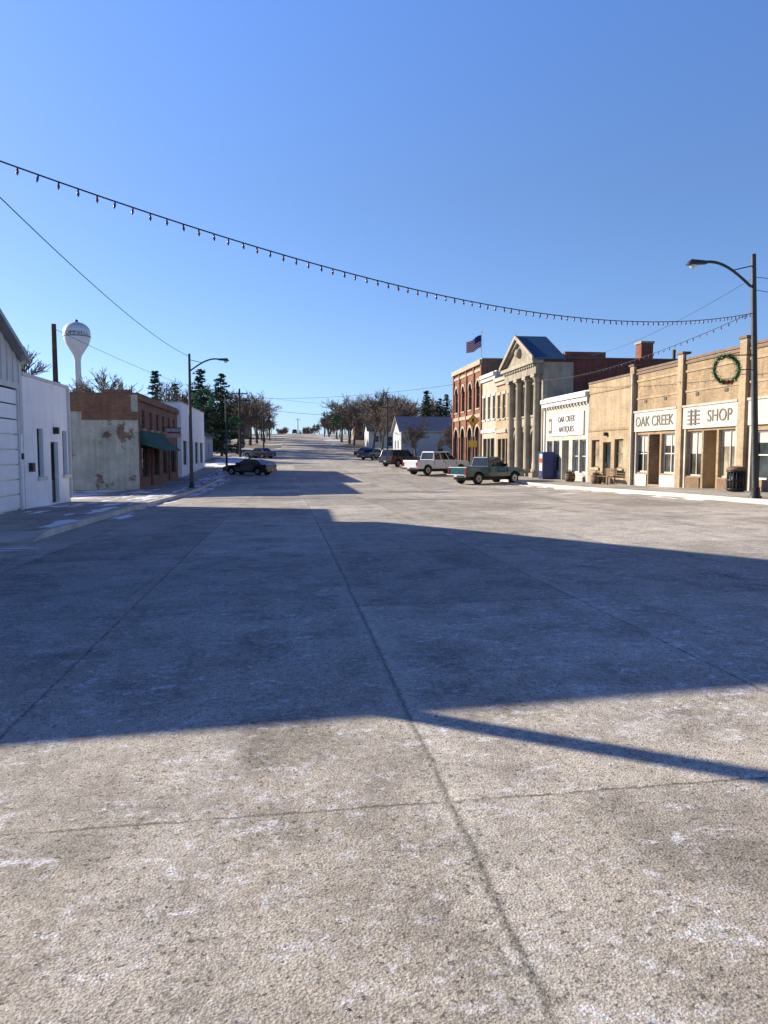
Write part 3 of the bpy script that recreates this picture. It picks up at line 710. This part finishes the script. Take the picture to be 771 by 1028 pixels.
tx,ty=-54.6,209; tz=gz(tx,ty)
b=B('water_tower',(tx,ty,tz)); top=36.2-tz
c=(tx,ty,tz); R0=3.4
zc=top-3.6
pr=[(2.6,0),(1.8,1.5),(1.1,4.0),(.82,8),(.80,zc-6.5),(1.1,zc-5.2),(1.9,zc-3.9),(2.85,zc-2.4),(3.3,zc-1.1),(R0,zc-.3),(R0,zc+.9)]
for k in range(1,8):
    a=k/7*math.pi/2; pr.append((max(.05,R0*math.cos(a)), zc+.9+2.6*math.sin(a)))
b.lathe('tank_and_stem','tower_white',c,pr,36)
b.lathe('balcony_band','lamp_metal',c,[(R0+.03,zc-.42),(R0+.12,zc-.38),(R0+.12,zc-.25),(R0+.03,zc-.2)],36)
b.lathe('vent','lamp_metal',(tx,ty,tz+top-.1),[(.4,0),(.4,.5),(.1,.7)],10)
base=math.atan2(-ty,-tx)
for i,ch in enumerate('CAMPBELL'):
    a=base+(i-3.5)*.235; nn=Vector((math.cos(a),math.sin(a),0)); xd=Vector((-math.sin(a),math.cos(a),0))
    b.text('lettering',ch,Vector((tx,ty,tz+zc+.35))+nn*(R0+.05),1.25,xd,nn,'sign_black')
b.finish()

x,y=15.5,61.5; z=gz(x,y)+SW; b=B('traffic_sign',(x,y,z),local=True)
b.tube('post','lamp_metal',[(0,0,0),(0,0,4.8)],.035,8)
b.prism('diamond_panel','sign_red',[(-.52,4.3),(0,3.78),(.52,4.3),(0,4.82)],-.06,-.04)
b.prism('diamond_face','sign_yellow',[(-.42,4.3),(0,3.88),(.42,4.3),(0,4.72)],-.075,-.062)
b.prism('symbol','sign_black',[(-.12,4.05),(.0,4.25),(.12,4.05),(.08,4.5),(-.08,4.5)],-.085,-.077)
b.prism('plate','sign_yellow',[(-.35,2.1),(.35,2.1),(.35,2.65),(-.35,2.65)],-.06,-.04)
b.finish()

x,y=17.1,26.7; z=gz(x,y)+SW; b=B('trash_can',(x,y,z),local=True)
b.lathe('liner','black_metal',(0,0,0),[(.27,.02),(.27,.78)],20)
for k in range(18):
    a=2*math.pi*k/18; ca,sa=math.cos(a),math.sin(a)
    b.tube('slats','black_metal',[(.31*ca,.31*sa,.04),(.33*ca,.33*sa,.4),(.31*ca,.31*sa,.8)],.026,5)
for zz in (.08,.42,.76): b.lathe('hoops','black_metal',(0,0,zz),[(.34,0),(.36,.01),(.36,.05),(.34,.06)],20)
b.lathe('lid','coping_tile',(0,0,.82),[(.36,0),(.37,.05),(.30,.13),(.15,.16),(.14,.12)],20)
b.finish()
for (x,y) in ((17.3,44.2),(17.3,40.2)):
    z=gz(x,y)+SW; b=B('planter_barrel',(x,y,z),local=True)
    b.lathe('barrel','brown_wood',(0,0,0),[(.25,0),(.33,.25),(.3,.5),(.27,.5),(.26,.42)],16)
    for zz in (.1,.38): b.lathe('hoops','black_metal',(0,0,zz),[(.30,0),(.335,.01),(.335,.04),(.30,.05)],16)
    rnd=random.Random(5); vs=[];fs=[]
    for k in range(160):
        a=rnd.random()*6.28; r=rnd.random()*.25; p=V(r*math.cos(a),r*math.sin(a),.42); d=V(rnd.uniform(-.2,.2),rnd.uniform(-.2,.2),rnd.uniform(.15,.4)); i=len(vs)
        vs+=[p-V(.01,0,0),p+V(.01,0,0),p+d]; fs.append((i,i+1,i+2))
    b.add('dry_plants','needle_light',vs,fs); b.finish()
x,y=17.45,48.9; z=gz(x,y)+SW; b=B('vending_machine',(x,y,z),local=True)
b.box('cabinet','vending_blue',-.42,.42,-.5,.5,.08,1.83); b.box('front_panel','sign_white',-.445,-.424,-.42,.15,.55,1.7); b.box('front_panel','sign_red',-.455,-.446,-.4,.1,1.1,1.4)
b.box('dispenser','plastic_black',-.45,-.424,-.4,.15,.2,.45); b.box('coin_panel','lamp_metal',-.45,-.424,.2,.42,.8,1.6); b.box('feet','plastic_black',-.4,.4,-.48,.48,0,.08)
b.box('side_logo','vending_blue',-.25,.25,-.515,-.503,.9,1.4)
b.finish({'cabinet':.03})
x,y=17.45,39; z=gz(x,y)+SW; b=B('park_bench',(x,y,z),local=True)
for k in range(4): b.box('seat','brown_wood',-.35+k*.11,-.26+k*.11,-.75,.75,.42,.45)
for k in range(3): b.box('backrest','brown_wood',.12,.15,-.75,.75,.52+k*.13,.62+k*.13)
for s in (-.6,.6):
    b.box('legs','black_metal',-.33,-.29,s-.03,s+.03,0,.42); b.box('legs','black_metal',.10,.118,s-.03,s+.03,0,.9)
b.finish()

# ---------------------------------------------------------------- vehicles
def vehicle(name, x,y, head, kind, paint, lower=None, scale=1.0):
    z=gz(x,y); b=B(name,(x,y,z),rotz=R(head),local=True,scale=scale)
    if kind=='pickup':
        wr=.385; ax=(1.72,-1.62); Wd=1.96; zb=.52; rear,front=-2.68,2.62
        top=[(front,.55),(front+.06,.72),(front+.02,.98),(2.35,1.09),(1.15,1.17),(rear,1.15),(rear-.02,.6)]
        g=(-.72,-.60,.42,1.17,1.15,1.84); wins=[(.06,.40,.10,.88),(.46,.95,.10,.88)]
    elif kind=='crewcab':
        wr=.39; ax=(1.85,-1.80); Wd=1.98; zb=.50; rear,front=-2.90,2.80
        top=[(front,.55),(front+.06,.75),(front,1.05),(2.5,1.16),(1.45,1.22),(rear,1.2),(rear-.02,.6)]
        g=(-1.15,-1.0,.72,1.45,1.2,1.92); wins=[(.05,.32,.10,.88),(.36,.66,.10,.88),(.70,.96,.10,.88)]
    elif kind=='suv':
        wr=.37; ax=(1.45,-1.40); Wd=1.92; zb=.42; rear,front=-2.35,2.35
        top=[(front,.5),(front+.05,.7),(front-.02,.95),(2.0,1.06),(1.15,1.12),(rear,1.10),(rear-.04,.6)]
        g=(-2.30,-2.12,.50,1.18,1.10,1.80); wins=[(.04,.30,.12,.86),(.34,.64,.12,.86),(.68,.96,.12,.86)]
    else:
        wr=.33; ax=(1.40,-1.38); Wd=1.84; zb=.30; rear,front=-2.30,2.32
        top=[(front,.38),(front+.04,.55),(front-.1,.74),(1.9,.86),(1.05,.95),(-1.7,.98),(rear+.08,.98),(rear-.03,.8),(rear-.02,.45)]
        g=(-1.78,-1.02,.18,1.12,.94,1.44); wins=[(.17,.50,.12,.86),(.55,.90,.12,.86)]
    Rr=wr+.09
    def arc(xc):
        s=math.asin((zb-wr)/Rr) if zb>wr else 0
        return [(xc-Rr*math.cos(s+(math.pi-2*s)*k/10), wr+Rr*math.sin(s+(math.pi-2*s)*k/10)) for k in range(11)]
    poly=[(rear,zb)]+arc(ax[1])+arc(ax[0])+[(front,zb)]+top
    tp=lambda z: 1.0 if z<.7 else 1-.07*((z-.7)/.5)
    b.prism('body',paint,poly,-Wd/2,Wd/2,tp)
    b.box('underbody','plastic_black',rear+.3,front-.3,-Wd/2+.25,Wd/2-.25,wr-.12,zb+.25)
    rb,rt,ft,fbm,z0,z1=g; wb,wt=Wd*.90,Wd*.74
    b.hexa('cabin',paint,[(rb,-wb/2,z0-.03),(fbm,-wb/2,z0-.03),(fbm,wb/2,z0-.03),(rb,wb/2,z0-.03),(rt,-wt/2,z1),(ft,-wt/2,z1),(ft,wt/2,z1),(rt,wt/2,z1)])
    def sp(s,t,side):
        xb_=rb+(fbm-rb)*s; xt=rt+(ft-rt)*s
        return (xb_+(xt-xb_)*t, side*((wb+(wt-wb)*t)/2+.012), z0-.03+(z1-z0+.03)*t)
    for side in (-1,1):
        for (s0,s1,t0,t1) in wins: b.quad('side_windows','car_glass',[sp(s0,t0,side),sp(s1,t0,side),sp(s1,t1,side),sp(s0,t1,side)])
    for (xb_,xt,o,nm) in ((fbm,ft,.014,'windshield'),(rb,rt,-.014,'rear_window')):
        q=[]
        for t,s in ((.12,-1),(.12,1),(.88,1),(.88,-1)):
            q.append((xb_+(xt-xb_)*t+o, s*(wb+(wt-wb)*t)/2*.88, z0-.03+(z1-z0+.03)*t+.006))
        b.quad(nm,'car_glass',q)
    hw=Wd/2
    if kind in('pickup','crewcab'):
        b.box('bed_cavity','plastic_black',rear+.12,rb-.1,-hw*.82,hw*.82,1.13,top[4][1]+.006)
        b.box('front_bumper','chrome',front+.02,front+.17,-hw*.97,hw*.97,.46,.68); b.box('rear_bumper','chrome',rear-.17,rear-.03,-hw*.95,hw*.95,.48,.66)
    else:
        b.box('front_bumper',paint,front-.03,front+.10,-hw*.93,hw*.93,zb,zb+.24); b.box('rear_bumper',paint,rear-.11,rear-.01,-hw*.93,hw*.93,zb,zb+.26)
    zh=top[1][1]+.03
    b.box('grille','plastic_black',front+.045,front+.075,-hw*.5,hw*.5,zh,zh+.2 if kind!='sedan' else zh+.1)
    for s in (-1,1):
        b.box('headlights','headlight',front-.02,front+.07,*sorted((s*hw*.55,s*hw*.9)),zh,zh+.16)
        b.box('taillights','taillight',rear-.045,rear+.05,*sorted((s*hw*.80,s*hw*.945)),.72,1.02 if kind!='sedan' else .90)
        b.box('mirrors','plastic_black' if kind!='crewcab' else 'chrome',fbm-.42,fbm-.27,*sorted((s*(hw*.93),s*(hw*1.12))),z0+.04,z0+.22)
        b.box('door_handles','plastic_black',-.15,.02,*sorted((s*hw*.955,s*(hw*.985))),z0-.16,z0-.12)
        xs=[rb+.05,(rb+fbm)/2-.05,fbm-.15]
        for xx in xs: b.box('door_gaps','plastic_black',xx,xx+.012,*sorted((s*hw*.93,s*(hw*1.002))),zb+.05,z0-.12)
        if lower: 
            b.box('lower_stripe',lower,ax[1]+Rr+.02,ax[0]-Rr-.02,*sorted((s*hw,s*(hw+.008))),zb,.78)
            b.box('lower_stripe',lower,rear+.02,ax[1]-Rr-.02,*sorted((s*hw,s*(hw+.008))),zb,.78)
            b.box('lower_stripe',lower,ax[0]+Rr+.02,front-.02,*sorted((s*hw,s*(hw+.008))),zb,.78)
        for a in ax:
            yc=s*(hw-.13)
            b.tube('tires','rubber',[(a,yc-.12,wr),(a,yc-.10,wr),(a,yc+.10,wr),(a,yc+.12,wr)],[wr-.03,wr,wr,wr-.03],24)
            b.tube('rims','rim',[(a,yc+s*.10,wr),(a,yc+s*.127,wr)],[wr*.62,wr*.58],16)
            b.tube('hubs','plastic_black',[(a,yc+s*.12,wr),(a,yc+s*.135,wr)],[wr*.2,wr*.18],10)
            for k in range(5):
                t=2*math.pi*k/5; b.tube('rim_slots','plastic_black',[(a+wr*.4*math.cos(t),yc+s*.12,wr+wr*.4*math.sin(t)),(a+wr*.4*math.cos(t),yc+s*.131,wr+wr*.4*math.sin(t))],[wr*.09]*2,8)
    b.box('license_plate','sign_white',rear-.19,rear-.175,-.15,.15,.5,.62) if kind in('pickup','crewcab') else b.box('license_plate','sign_white',rear-.125,rear-.113,-.15,.15,zb+.1,zb+.22)
    b.finish({'body':.035,'cabin':.06,'front_bumper':.03,'rear_bumper':.03})
vehicle('pickup_truck',12.85,47.2,28,'pickup','paint_teal','paint_black',.94)
vehicle('pickup_truck',12.45,61.5,30,'crewcab','paint_white',None,1.0)
vehicle('parked_suv',12.1,79.5,40,'suv','paint_black')
vehicle('parked_car',11.8,101,45,'sedan','paint_darkgrey')
vehicle('parked_car',11.8,108,45,'sedan','paint_black')
vehicle('parked_car',-3.2,66,150,'sedan','paint_black',None,.94)
vehicle('parked_car',-3.8,106,140,'sedan','paint_darkgrey')
vehicle('moving_car',3.3,305,-92,'suv','paint_darkgrey')

# ---------------------------------------------------------------- trees
def tree_mesh(seed,H,levels=(6,5,4,4,3),rmin=.018,spread=.8):
    rnd=random.Random(seed); vs=[];fs=[];mi=[]
    def tube(pts,rs,n,m):
        k0=len(vs)
        for i,p in enumerate(pts):
            d=(pts[min(i+1,len(pts)-1)]-pts[max(i-1,0)]).normalized(); a=d.orthogonal().normalized(); c=d.cross(a)
            for k in range(n):
                t=6.2832*k/n; vs.append(tuple(p+(a*math.cos(t)+c*math.sin(t))*rs[i]))
        for i in range(len(pts)-1):
            for k in range(n): fs.append((k0+i*n+k,k0+i*n+(k+1)%n,k0+(i+1)*n+(k+1)%n,k0+(i+1)*n+k)); mi.append(m)
    def br(p,d,L,r,lv):
        seg=4 if lv==0 else 3
        pts=[p]; rs=[max(r,rmin)]; dd=d.copy()
        for k in range(seg):
            dd=(dd+Vector((rnd.uniform(-1,1),rnd.uniform(-1,1),rnd.uniform(-.5,.9)))*(.10 if lv==0 else .2)).normalized()
            pts.append(pts[-1]+dd*L/seg); rs.append(max(rmin*.7,r*(1-.55*(k+1)/seg)))
        tube(pts,rs,7 if lv==0 else (5 if lv==1 else 3),0 if lv<2 else 1)
        if lv>=len(levels): return
        n=levels[lv]
        for j in range(n):
            t=rnd.uniform(.45,1) if lv==0 else rnd.uniform(.2,1); f=t*seg; i=min(int(f),seg-1); q=pts[i].lerp(pts[i+1],f-i)
            ax=dd.orthogonal().normalized(); ax.rotate(Matrix.Rotation(rnd.uniform(0,6.283),3,dd))
            a=rnd.uniform(.35,1.0)*spread
            nd=(dd*math.cos(a)+ax*math.sin(a)).normalized()
            nd=(nd+Vector((0,0,.18))).normalized()
            br(q,nd,L*rnd.uniform(.55,.82)*(1.05 if lv==0 else .9),rs[i]*rnd.uniform(.45,.65),lv+1)
    br(Vector((0,0,-.2)),Vector((0,0,1)),H*.36,H*.022,0)
    zm=max(v[2] for v in vs); k=H/zm; vs=[(v[0]*k,v[1]*k,v[2]*k) for v in vs]
    return vs,fs,mi
def mesh_of(name,vs,fs,mi,mats):
    me=bpy.data.meshes.new(name); me.from_pydata(vs,[],fs)
    for m in mats: me.materials.append(MATS[m])
    me.polygons.foreach_set('material_index',mi); me.update(); return me
BT=[mesh_of('bare_tree_mesh',*tree_mesh(s,10,rmin=.026,spread=sp_),['bark','twigs']) for s,sp_ in ((1,.85),(2,.8),(5,.95),(9,.9))]
def bare(x,y,h,v=0,rz=0):
    o=bpy.data.objects.new('bare_tree',BT[v%4]); scene.collection.objects.link(o)
    o.location=(x,y,gz(x,y)); o.scale=(h/10*1.2,h/10*1.2,h/10); o.rotation_euler=(0,0,rz)
def pine_mesh(seed,H,Rm):
    rnd=random.Random(seed); vs=[];fs=[];mi=[]
    n=8
    for i,(z,r) in enumerate(((-.2,H*.018),(H*.97,.03))):
        for k in range(n): vs.append((r*math.cos(6.283*k/n),r*math.sin(6.283*k/n),z))
    for k in range(n): fs.append((k,(k+1)%n,n+(k+1)%n,n+k)); mi.append(0)
    lev=int(H*3.0)
    lob=[rnd.uniform(.7,1.15) for _ in range(9)]
    for l in range(lev):
        z=H*(.08+.90*(l+rnd.uniform(-.5,.5))/lev); rr=Rm*(1-l/lev)**.7*rnd.uniform(.75,1.1)+.15
        nb=rnd.randint(7,10)
        for q in range(nb):
            a=rnd.random()*6.283; L=rr*rnd.uniform(.5,1.2)*lob[int(a/6.284*9)]; dz=rnd.uniform(-.35,.2)*L
            zz=z+rnd.uniform(-.2,.2)
            m=1 if rnd.random()<.55 else 2
            steps=max(2,int(L/.30))
            for s in range(steps):
                t=(s+rnd.random())/steps; c=Vector((L*t*math.cos(a),L*t*math.sin(a),zz+dz*t*t))
                for w in range(4):
                    d=Vector((math.cos(a)+rnd.uniform(-.9,.9),math.sin(a)+rnd.uniform(-.9,.9),rnd.uniform(-.6,.5))).normalized()*rnd.uniform(.25,.55)
                    e=d.cross(Vector((rnd.uniform(-1,1),rnd.uniform(-1,1),rnd.uniform(-1,1)))).normalized()*rnd.uniform(.07,.15)
                    i=len(vs); vs+=[tuple(c-e),tuple(c+e),tuple(c+d)]; fs.append((i,i+1,i+2)); mi.append(m)
    return vs,fs,mi
PT=[mesh_of('pine_tree_mesh',*pine_mesh(s,12,r),['bark','needle_dark','needle_light']) for s,r in ((1,3.0),(4,3.6),(8,2.7))]
def pine(x,y,h,v=0,rz=0):
    o=bpy.data.objects.new('pine_tree',PT[v%3]); scene.collection.objects.link(o)
    o.location=(x,y,gz(x,y)); o.scale=(h/12,)*3; o.rotation_euler=(0,0,rz)
rnd=random.Random(11)
bare(-28,78,12.8,0,1); bare(-24.5,108,12.8,1,2); bare(-31,118,12,2,0); bare(-20,100,9,3,1); bare(-30,95,11,1,4)
pine(-24.5,147,15.0,0); pine(-21.5,152,13,1,2)
pine(-9.6,114,12.6,1); pine(-13,118,13.4,0,2)
for (x,y,h,v) in ((-8.0,168,12.5,0),(-7.0,182,12.5,1),(-10,176,12,3),(-8.6,150,10.5,2),(-6.5,203,10,1),(-12,140,11,3),(-12,195,11,2),(-6,235,7.5,0),(-14,128,12,2),(-19,135,12.5,0),(-17,120,11.5,3),
                  (-5.5,190,11,2),(-9,160,11,1),(-8,215,10,3),(-6,255,6,1),(-5.5,275,5.5,2),(-10,245,8,3),(-15,210,11,0),(-8.5,132,11.5,0)):
    bare(x,y,h,v,rnd.random()*6)
for (x,y,h,v) in ((17,148,11,0),(19,150,12.5,1),(21,190,13,2),(17,205,12,3),(25,200,13,0),(30,192,12.5,1),(34,205,12,2),(37,185,11.5,3),(28,225,10,0),(22,232,10,1),
                  (16.5,235,8,2),(18,104,6.2,3),(15,262,7,1),(14.5,285,6,0),(15,180,12,1),(14.2,196,11.5,0),(23,176,12.5,3),(27,186,12.5,2),(33,178,12,1),(14.5,218,10,3),
                  (18,246,9,1),(25,245,9,2),(32,235,10,3),(40,200,12,0),(44,190,12,1),(15,168,10,2),(13.5,240,8,1),(13,300,5,3),(38,225,10,2),(17.5,138,9,1)):
    bare(x,y,h,v,rnd.random()*6)
for (x,y,h,v) in ((31,165,12.5,0),(34.5,168,11.0,1),(37,172,12,2)): pine(x,y,h,v,rnd.random()*6)
bare(19.5,86,4.8,2,.5); bare(20.5,90,5.2,1,1.5)
vs=[];fs=[];mi=[]
lows=[tree_mesh(s,7,(6,5,5,3),.06,1.0) for s in (21,22,23)]
for k in range(190):
    x=rnd.uniform(-190,230) if k<120 else rnd.uniform(-60,90); y=rnd.uniform(280,350)
    if -6<x<15 :
        if k%2: continue
        y=rnd.uniform(385,430)
    h=rnd.uniform(.6,1.15); a=rnd.random()*6; v0,f0,m0=lows[k%3]; o=len(vs); ca,sa=math.cos(a)*h,math.sin(a)*h; z=gz(x,y)
    vs+=[(x+ca*p[0]-sa*p[1],y+sa*p[0]+ca*p[1],z+h*p[2]) for p in v0]; fs+=[tuple(i+o for i in f) for f in f0]; mi+=m0
me=mesh_of('distant_trees',vs,fs,mi,['bark','twigs']); o=bpy.data.objects.new('distant_trees',me); scene.collection.objects.link(o)

rnd=random.Random(5); vs=[];fs=[]
for k in range(420):
    y=1.2+10*rnd.random()**1.6; x=rnd.uniform(-3,6.5); r=rnd.uniform(.002,.0065); z=gz(x,y)
    i=len(vs)
    for (a,b_,c_) in ((1,0,0),(0,1,0),(-1,0,0),(0,-1,0),(0,0,1.1)): vs.append((x+a*r*rnd.uniform(.7,1.5),y+b_*r*rnd.uniform(.7,1.5),z+c_*r))
    fs+=[(i,i+1,i+4),(i+1,i+2,i+4),(i+2,i+3,i+4),(i+3,i,i+4)]
me=mesh_of('gravel',vs,fs,[0]*len(fs),['stone']); o=bpy.data.objects.new('gravel',me); scene.collection.objects.link(o)
rnd=random.Random(8); vs=[];fs=[]
for (x0,x1,ya,yb,n) in ((CURB_L-1.3,CURB_L-.25,19,75,90),(13.8,14.6,24,58,34),(-7.0,-5.0,12.3,15.5,10),(-18,-9,33,45,60),(CURB_L+.05,CURB_L+.6,22,100,60),(13.9,14.6,60,110,30),(8,14,30,48,14),(-8.6,-7.2,18,46,34),(-8.6,-5.5,80,108,60)):
    for k in range(n):
        x=rnd.uniform(x0,x1); y=rnd.uniform(ya,yb); rx=rnd.uniform(.06,.3); ry=rnd.uniform(.2,1.3)
        if x0==8: rx,ry=rnd.uniform(.3,1.2),rnd.uniform(.1,.25)
        if ya>=80: rx,ry=rx*3,ry*2
        if x0==-18: rx,ry=rnd.uniform(.3,1.2),rnd.uniform(.3,.9)
        if ya==12.3: rx,ry=rnd.uniform(.2,.7),rnd.uniform(.06,.18)
        on = (x<CURB_L or x>CURB_R) and y>17
        i=len(vs); m=12
        for q in range(m):
            a=6.283*q/m; s=rnd.uniform(.5,1.25); X_,Y_=x+rx*s*math.cos(a),y+ry*s*math.sin(a); vs.append((X_,Y_,gz(X_,Y_)+(SW if on else 0)+.008))
        vs.append((x,y,gz(x,y)+(SW if on else 0)+.025)); fs+=[(i+q,i+(q+1)%m,i+m) for q in range(m)]
me=mesh_of('snow_patches',vs,fs,[0]*len(fs),['snow']); o=bpy.data.objects.new('snow_patches',me); scene.collection.objects.link(o)

# ---------------------------------------------------------------- light, sky, camera
EL=20.0; sd=Vector((-.81*math.cos(R(EL)),.586*math.cos(R(EL)),math.sin(R(EL)))).normalized()
sun=bpy.data.lights.new('sun','SUN'); sun.energy=9.5; sun.angle=R(.5); sun.color=(1,.90,.74)
so=bpy.data.objects.new('sun',sun); scene.collection.objects.link(so); so.location=(-40,30,40)
so.rotation_euler=sd.to_track_quat('Z','Y').to_euler()
w=bpy.data.worlds.new('World'); scene.world=w; w.use_nodes=True; nt=w.node_tree; nt.nodes.clear(); h=N(nt)
out=h.new('ShaderNodeOutputWorld'); bg=h.new('ShaderNodeBackground'); h.link(bg.outputs[0],out.inputs[0])
sky=h.new('ShaderNodeTexSky', sky_type='NISHITA'); sky.sun_disc=False; sky.sun_elevation=R(EL); sky.sun_rotation=math.atan2(sd.x,sd.y)
sky.air_density=1.0; sky.dust_density=.3; sky.ozone_density=2.0; sky.altitude=400
hs=h.new('ShaderNodeHueSaturation'); hs.inputs['Saturation'].default_value=1.15; h.link(sky.outputs[0],hs.inputs['Color'])
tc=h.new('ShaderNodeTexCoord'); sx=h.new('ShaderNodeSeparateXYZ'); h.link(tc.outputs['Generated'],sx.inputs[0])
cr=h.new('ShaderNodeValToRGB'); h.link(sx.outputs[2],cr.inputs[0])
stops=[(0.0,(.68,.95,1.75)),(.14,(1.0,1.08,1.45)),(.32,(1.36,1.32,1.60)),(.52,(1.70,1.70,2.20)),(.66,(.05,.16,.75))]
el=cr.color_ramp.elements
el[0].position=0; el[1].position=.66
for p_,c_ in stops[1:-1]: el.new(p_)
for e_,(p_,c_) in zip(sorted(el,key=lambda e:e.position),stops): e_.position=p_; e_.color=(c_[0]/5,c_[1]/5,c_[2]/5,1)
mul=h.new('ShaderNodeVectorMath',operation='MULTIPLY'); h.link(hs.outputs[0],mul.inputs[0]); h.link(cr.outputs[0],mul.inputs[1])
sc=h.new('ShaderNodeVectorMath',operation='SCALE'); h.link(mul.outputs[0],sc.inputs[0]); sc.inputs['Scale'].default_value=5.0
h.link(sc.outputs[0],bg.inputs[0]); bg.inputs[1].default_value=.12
cam=bpy.data.cameras.new('camera'); co=bpy.data.objects.new('camera',cam); scene.collection.objects.link(co); scene.camera=co
cam.sensor_fit='VERTICAL'; cam.sensor_height=36; cam.lens=36*750/1028; cam.clip_end=6000; cam.clip_start=.05
co.location=(0,0,1.65); co.rotation_euler=(R(90-4.5),0,R(-7.4))
scene.view_settings.view_transform='Standard'; scene.view_settings.look='None'; scene.view_settings.exposure=0
